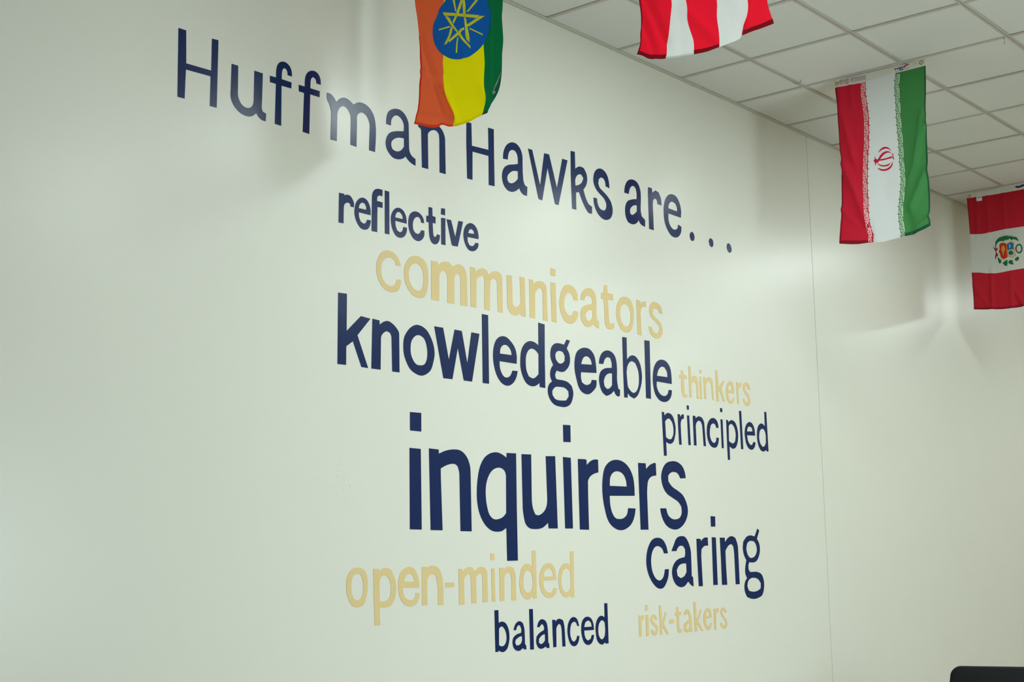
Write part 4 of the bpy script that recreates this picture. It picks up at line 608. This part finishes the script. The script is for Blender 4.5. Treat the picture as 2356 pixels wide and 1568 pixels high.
tag(boxes('trim_1', [((X0, WALL_Y - 0.022, CEIL - 0.001), (X1, WALL_Y, CEIL + 0.001)),
                     ((X0, WALL_Y - 0.0012, CEIL - 0.001), (X1, WALL_Y, CEIL + 0.02))], 'trim'), kind='structure')

# lamps let into the grid (all outside the picture)
for n, r in LAMPS:
    if r + 2 > len(TY) - 1: continue
    xa, xb = CX + TS * n, CX + TS * (n + 1)
    if xb > X1: continue
    ya, yb = TY[r + 2], TY[r]
    root = link('ceiling_light', None, loc=((xa + xb) / 2, (ya + yb) / 2, CEIL))
    tag(root, 'white recessed ceiling lamp with a flat diffuser, out of the picture', 'ceiling light', 'recessed lamps in the ceiling grid')
    w, h = (xb - xa) / 2 - 0.014, (yb - ya) / 2 - 0.014
    t = 0.03
    boxes('lamp_frame', [((-w, -h, 0.004), (w, -h + t, 0.03)), ((-w, h - t, 0.004), (w, h, 0.03)),
                         ((-w, -h + t, 0.004), (-w + t, h - t, 0.03)), ((w - t, -h + t, 0.004), (w, h - t, 0.03))], 'trim', root)
    boxes('diffuser', [((-w + t, -h + t, 0.012), (w - t, h - t, 0.016))], 'diffuser_dim' if n == -6 else 'diffuser_aged' if n >= 4 else 'diffuser', root)

# ------------------------------------------------------------------ painted words
def letter_mesh(s, ox, oz, th=0.001):
    bm = bmesh.new()
    for isl in parse(s, 2000):
        rings = [smooth_ring(r) for r in isl]
        flat = [p for r in rings for p in r]
        tris = tessellate_polygon([[Vector((p.x, p.y, 0)) for p in r] for r in rings])
        fv = [bm.verts.new((p.x - ox, -th, p.y - oz)) for p in flat]
        bv = [bm.verts.new((p.x - ox, 0, p.y - oz)) for p in flat]
        for t in tris:
            a, b, c = (flat[i] for i in t)
            if abs((b - a).cross(c - a)) < 1e-12: continue
            cr = (b.x - a.x) * (c.y - a.y) - (b.y - a.y) * (c.x - a.x)
            idx = t if cr > 0 else t[::-1]
            try: bm.faces.new([fv[i] for i in idx])
            except ValueError: pass
        k = 0
        for r in rings:
            n = len(r)
            for i in range(n):
                a, b = k + i, k + (i + 1) % n
                try: bm.faces.new((fv[a], fv[b], bv[b], bv[a]))
                except ValueError: pass
            k += n
    me = bpy.data.meshes.new('letter')
    bm.to_mesh(me)
    bm.free()
    return me


WORD_LABEL = {
    'Huffman': 'navy word Huffman painted large at the upper left of the heading line',
    'Hawks': 'navy word Hawks painted large in the middle of the heading line',
    'are...': 'navy word are with three dots ending the heading line',
    'reflective': 'small bold navy word reflective just under the heading line',
    'communicators': 'tan word communicators painted under reflective and above knowledgeable',
    'knowledgeable': 'bold navy word knowledgeable, the longest dark word on the wall',
    'thinkers': 'small tan word thinkers at the right end of knowledgeable',
    'principled': 'thin navy word principled beneath thinkers, near the wall joint',
    'inquirers': 'navy word inquirers, the tallest lettering in the middle of the wall',
    'caring': 'navy word caring at the lower right under inquirers',
    'open-minded': 'tan word open-minded at the lower left under inquirers',
    'balanced': 'small navy word balanced at the bottom of the painted words',
    'risk-takers': 'smallest tan word risk-takers at the bottom right, under caring',
}
for word, col, letters in WORDS:
    pts = [p for s in letters for isl in parse(s, 2000) for p in isl[0]]
    ox = min(p[0] for p in pts)
    oz = min(p[1] for p in pts)
    root = link('painted_word', None, loc=(ox, WALL_Y - 0.0002, oz))
    tag(root, WORD_LABEL[word], 'lettering', 'painted words on the cream wall')
    chars = list(word)
    for ch, s in zip(chars, letters):
        nm = {'.': 'dot', '-': 'hyphen'}.get(ch, 'letter')
        link(nm, letter_mesh(s, ox, oz), col, root)


# ------------------------------------------------------------------ flags hung from the ceiling grid
def ripple(fl, y, z):
    a, lam, ph = fl['wav']
    dz = max(0.0, 4.25 - z)
    v = -a * 1e-3 * min(1, dz / .6) * math.sin(2 * math.pi * (y / lam) + ph * 6.28)
    for y1, z1, y2, z2, amp, w in fl['cr']:
        ux, uz = y2 - y1, z2 - z1
        l = math.hypot(ux, uz)
        t = ((y - y1) * ux + (z - z1) * uz) / (l * l)
        d = abs((y - y1) * uz - (z - z1) * ux) / l
        e = 0 if 0 <= t <= 1 else (-t if t < 0 else t - 1) * l
        v -= amp * 1e-3 * math.exp(-(d / (w * 1e-3)) ** 2) * math.exp(-(e / .05) ** 2)
    return v


def cloth_part(fl, name, mat, th, s, root):
    bm = bmesh.new()
    for isl in parse(s, 4000):
        big = max(p[0] for p in isl[0]) - min(p[0] for p in isl[0]) > 0.03 or \
              max(p[1] for p in isl[0]) - min(p[1] for p in isl[0]) > 0.03
        rings = [smooth_ring(r, 45, 3) if name != 'script_border' else [Vector(p) for p in r] for r in isl]
        flat = [p for r in rings for p in r]
        tris = tessellate_polygon([[Vector((p.x, p.y, 0)) for p in r] for r in rings])
        vs = [bm.verts.new((0, p.x, p.y)) for p in flat]
        for t in tris:
            a, b, c = (flat[i] for i in t)
            cr = (b.x - a.x) * (c.y - a.y) - (b.y - a.y) * (c.x - a.x)
            if abs(cr) < 1e-10: continue
            try: bm.faces.new([vs[i] for i in (t if cr < 0 else t[::-1])])
            except ValueError: pass
    if name not in ('script_border', 'script_point'):
        ys = [v.co.y for v in bm.verts]; zs = [v.co.z for v in bm.verts]
        st = 0.01
        for ax, (lo, hi) in ((1, (min(ys), max(ys))), (2, (min(zs), max(zs)))):
            k = math.floor(lo / st) + 1
            while k * st < hi:
                co = Vector((0, 0, 0)); co[ax] = k * st
                no = Vector((0, 0, 0)); no[ax] = 1
                bmesh.ops.bisect_plane(bm, geom=bm.verts[:] + bm.edges[:] + bm.faces[:], dist=1e-6, plane_co=co, plane_no=no)
                k += 1
    R0 = root.location
    for v in bm.verts:
        y, z = v.co.y, v.co.z
        v.co = Vector((fl['x'] + ripple(fl, y, z) - R0.x, y - R0.y, z - R0.z))
    me = bpy.data.meshes.new(name)
    bm.to_mesh(me)
    bm.free()
    for p in me.polygons: p.use_smooth = True
    o = link(name, me, mat, root)
    if name == 'hem':
        for v in me.vertices: v.co.x -= 0.0008
    elif th > 1:      # printed or doubled cloth; the open field is one thin sheet
        md = o.modifiers.new('thickness', 'SOLIDIFY')
        md.thickness = th * 1e-3
        md.offset = 0
    return o


def grommet(fl, y, z, root):
    bm = bmesh.new()
    n, m, R, r = 20, 8, 0.0095, 0.0026
    x = fl['x'] + ripple(fl, y, z)
    c = Vector((x, y, z)) - root.location
    vs = [[bm.verts.new(c + Vector((1.0 * r * math.sin(b), (R + r * math.cos(b)) * math.cos(a), (R + r * math.cos(b)) * math.sin(a))))
           for b in (2 * math.pi * j / m for j in range(m))] for a in (2 * math.pi * i / n for i in range(n))]
    for i in range(n):
        for j in range(m):
            bm.faces.new((vs[i][j], vs[(i + 1) % n][j], vs[(i + 1) % n][(j + 1) % m], vs[i][(j + 1) % m]))
    link('grommet', mesh_of(bm, 'grommet', True), 'brass', root)


FLAG_INFO = {
    'ethiopian': ('ethiopian_flag', 'orange, yellow and green flag with a blue star disc, hanging before the heading', [(3.96, 4.232), (3.43, 4.232)], (3.695, 4.255)),
    'striped': ('striped_flag', 'red and white striped flag cut off by the top edge of the picture', [(2.86, 4.232), (2.31, 4.232)], (2.585, 4.255)),
    'iranian': ('iranian_flag', 'red, white and green flag with a red emblem, hanging whole under the ceiling', None, (3.27, 4.225)),
    'peruvian': ('peruvian_flag', 'red and white flag with a wreathed shield, hanging at the right edge', None, (3.72, 4.25)),
}
PART_LABEL = {'orange_stripe': 'orange stripe', 'yellow_stripe': 'yellow stripe', 'green_stripe': 'green stripe', 'red_stripe': 'red stripe',
              'white_stripe': 'white stripe', 'emblem_disc': 'blue round emblem field', 'emblem_star': 'yellow interlaced star with rays',
              'header': 'off-white canvas heading band', 'size_patch': 'faded mauve patch', 'printed_logo': 'small printed mark',
              'care_label': 'small white label', 'script_border': 'angular white script along the stripe edge'}
for fl in FLAGS:
    nm, lab, gr, (ry, rz) = FLAG_INFO[fl['name']]
    root = link(nm, None, loc=(fl['x'], ry, rz))
    tag(root, lab, 'flag', 'flags hanging from the ceiling')
    for pn, mat, th, s in fl['parts']:
        o = cloth_part(fl, pn, mat, th, s, root)
        if pn in ('script_border', 'script_point', 'printed_logo'): o['kind'] = 'stuff'
        if pn in PART_LABEL: o['label'] = PART_LABEL[pn]
    if fl['name'] == 'iranian': gr = [(3.5225, 4.2315), (3.0185, 4.2375)]
    if fl['name'] == 'peruvian': gr = [(3.985, 4.2335), (3.46, 4.2335)]
    for y, z in gr: grommet(fl, y, z, root)

# wire clips left on the grid
def clip(x, y, pts, label):
    root_pts = [(x + a, y + b, CEIL + c) for a, b, c in pts]
    bm = bmesh.new()
    tube(bm, root_pts, 0.0013, 6)
    o = link('wire_clip', mesh_of(bm, 'wire_clip', True), 'wire')
    tag(o, label, 'clip', 'bare wire clips on the ceiling grid')

# ------------------------------------------------------------------ black chair, only its back in view
def rounded(bm, w, h, t, r, y_of):
    """upright rounded panel in the local XZ plane, thickness along Y"""
    prof = []
    for cx, cz, a0 in ((w / 2 - r, h - r, 0), (-w / 2 + r, h - r, 90), (-w / 2 + r, r, 180), (w / 2 - r, r, 270)):
        for k in range(7):
            a = math.radians(a0 + 15 * k)
            prof.append((cx + r * math.cos(a), cz + r * math.sin(a)))
    # extra points down the two sides so that the outline can curve
    full = []
    for i, (x, z) in enumerate(prof):
        full.append((x, z))
        x2, z2 = prof[(i + 1) % len(prof)]
        if abs(z2 - z) > 0.1:
            full += [(x + (x2 - x) * k / 12, z + (z2 - z) * k / 12) for k in range(1, 12)]
    prof = full
    layers = []
    for s, ins in ((-t / 2, 0.010), (-t / 2 + 0.006, 0.0), (t / 2 - 0.006, 0.0), (t / 2, 0.010)):
        ring = []
        for x, z in prof:
            kx = (abs(x) - ins) / abs(x); kz = (h / 2 + (z - h / 2) * (1 - ins / (h / 2)))
            ring.append(bm.verts.new((x * kx, s + y_of(x, z), kz)))
        layers.append(ring)
    n = len(prof)
    for a, b in zip(layers, layers[1:]):
        for k in range(n):
            bm.faces.new((a[k], a[(k + 1) % n], b[(k + 1) % n], b[k]))
    bm.faces.new(layers[0]); bm.faces.new(layers[-1])


cw = 0.46
a = Vector((7.445, 3.165, 0)); d = Vector((0.27, -0.96, 0)).normalized()
mid = a + d * (cw / 2)
chair = link('chair', None, loc=(mid.x, mid.y, 0))
chair.rotation_euler = (0, 0, math.atan2(d.y, d.x))
tag(chair, 'black chair whose rounded back just shows at the bottom right corner', 'chair')
bm = bmesh.new()
rounded(bm, cw, 0.50, 0.045, 0.045, lambda x, z: -0.06 * (z / 0.5))
for v in bm.verts:      # the sides flare just below the rounded top corners
    v.co.x *= 0.95 + 0.085 * math.sin(min(1.0, max(0.0, 0.5 - v.co.z) / 0.14) * math.pi / 2)
    v.co.z += 0.50
link('backrest', mesh_of(bm, 'backrest', True), 'black_cloth', chair)
bm = bmesh.new()
rounded(bm, cw, 0.44, 0.05, 0.05, lambda x, z: 0)
for v in bm.verts: v.co = Vector((v.co.x, v.co.z - 0.0, 0.455 + v.co.y))
link('seat', mesh_of(bm, 'seat', True), 'black_cloth', chair)
for sx in (-1, 1):
    for y0, y1 in ((0.40, 0.43), (0.04, -0.02)):
        bm = bmesh.new()
        tube(bm, [(sx * 0.20, y0, 0.435), (sx * 0.215, y1, 0.0)], 0.012)
        link('leg', mesh_of(bm, 'leg', True), 'black_metal', chair)
    bm = bmesh.new()
    tube(bm, [(sx * 0.17, 0.03, 0.43), (sx * 0.17, 0.028, 0.50), (sx * 0.17, 0.01, 0.62)], 0.011)
    link('back_support', mesh_of(bm, 'back_support', True), 'black_metal', chair)

clip(7.07, 3.735, [(0, 0, -0.002), (0.0, -0.02, -0.016), (0.0, -0.05, -0.014), (0, -0.055, -0.001)], 'bent wire clip beside the left end of the red, white and green flag')
clip(7.2, 2.56, [(0, 0, -0.001), (0.01, 0, -0.02), (0.0, 0.002, -0.035)], 'short wire hook hanging from the grid at the upper right')
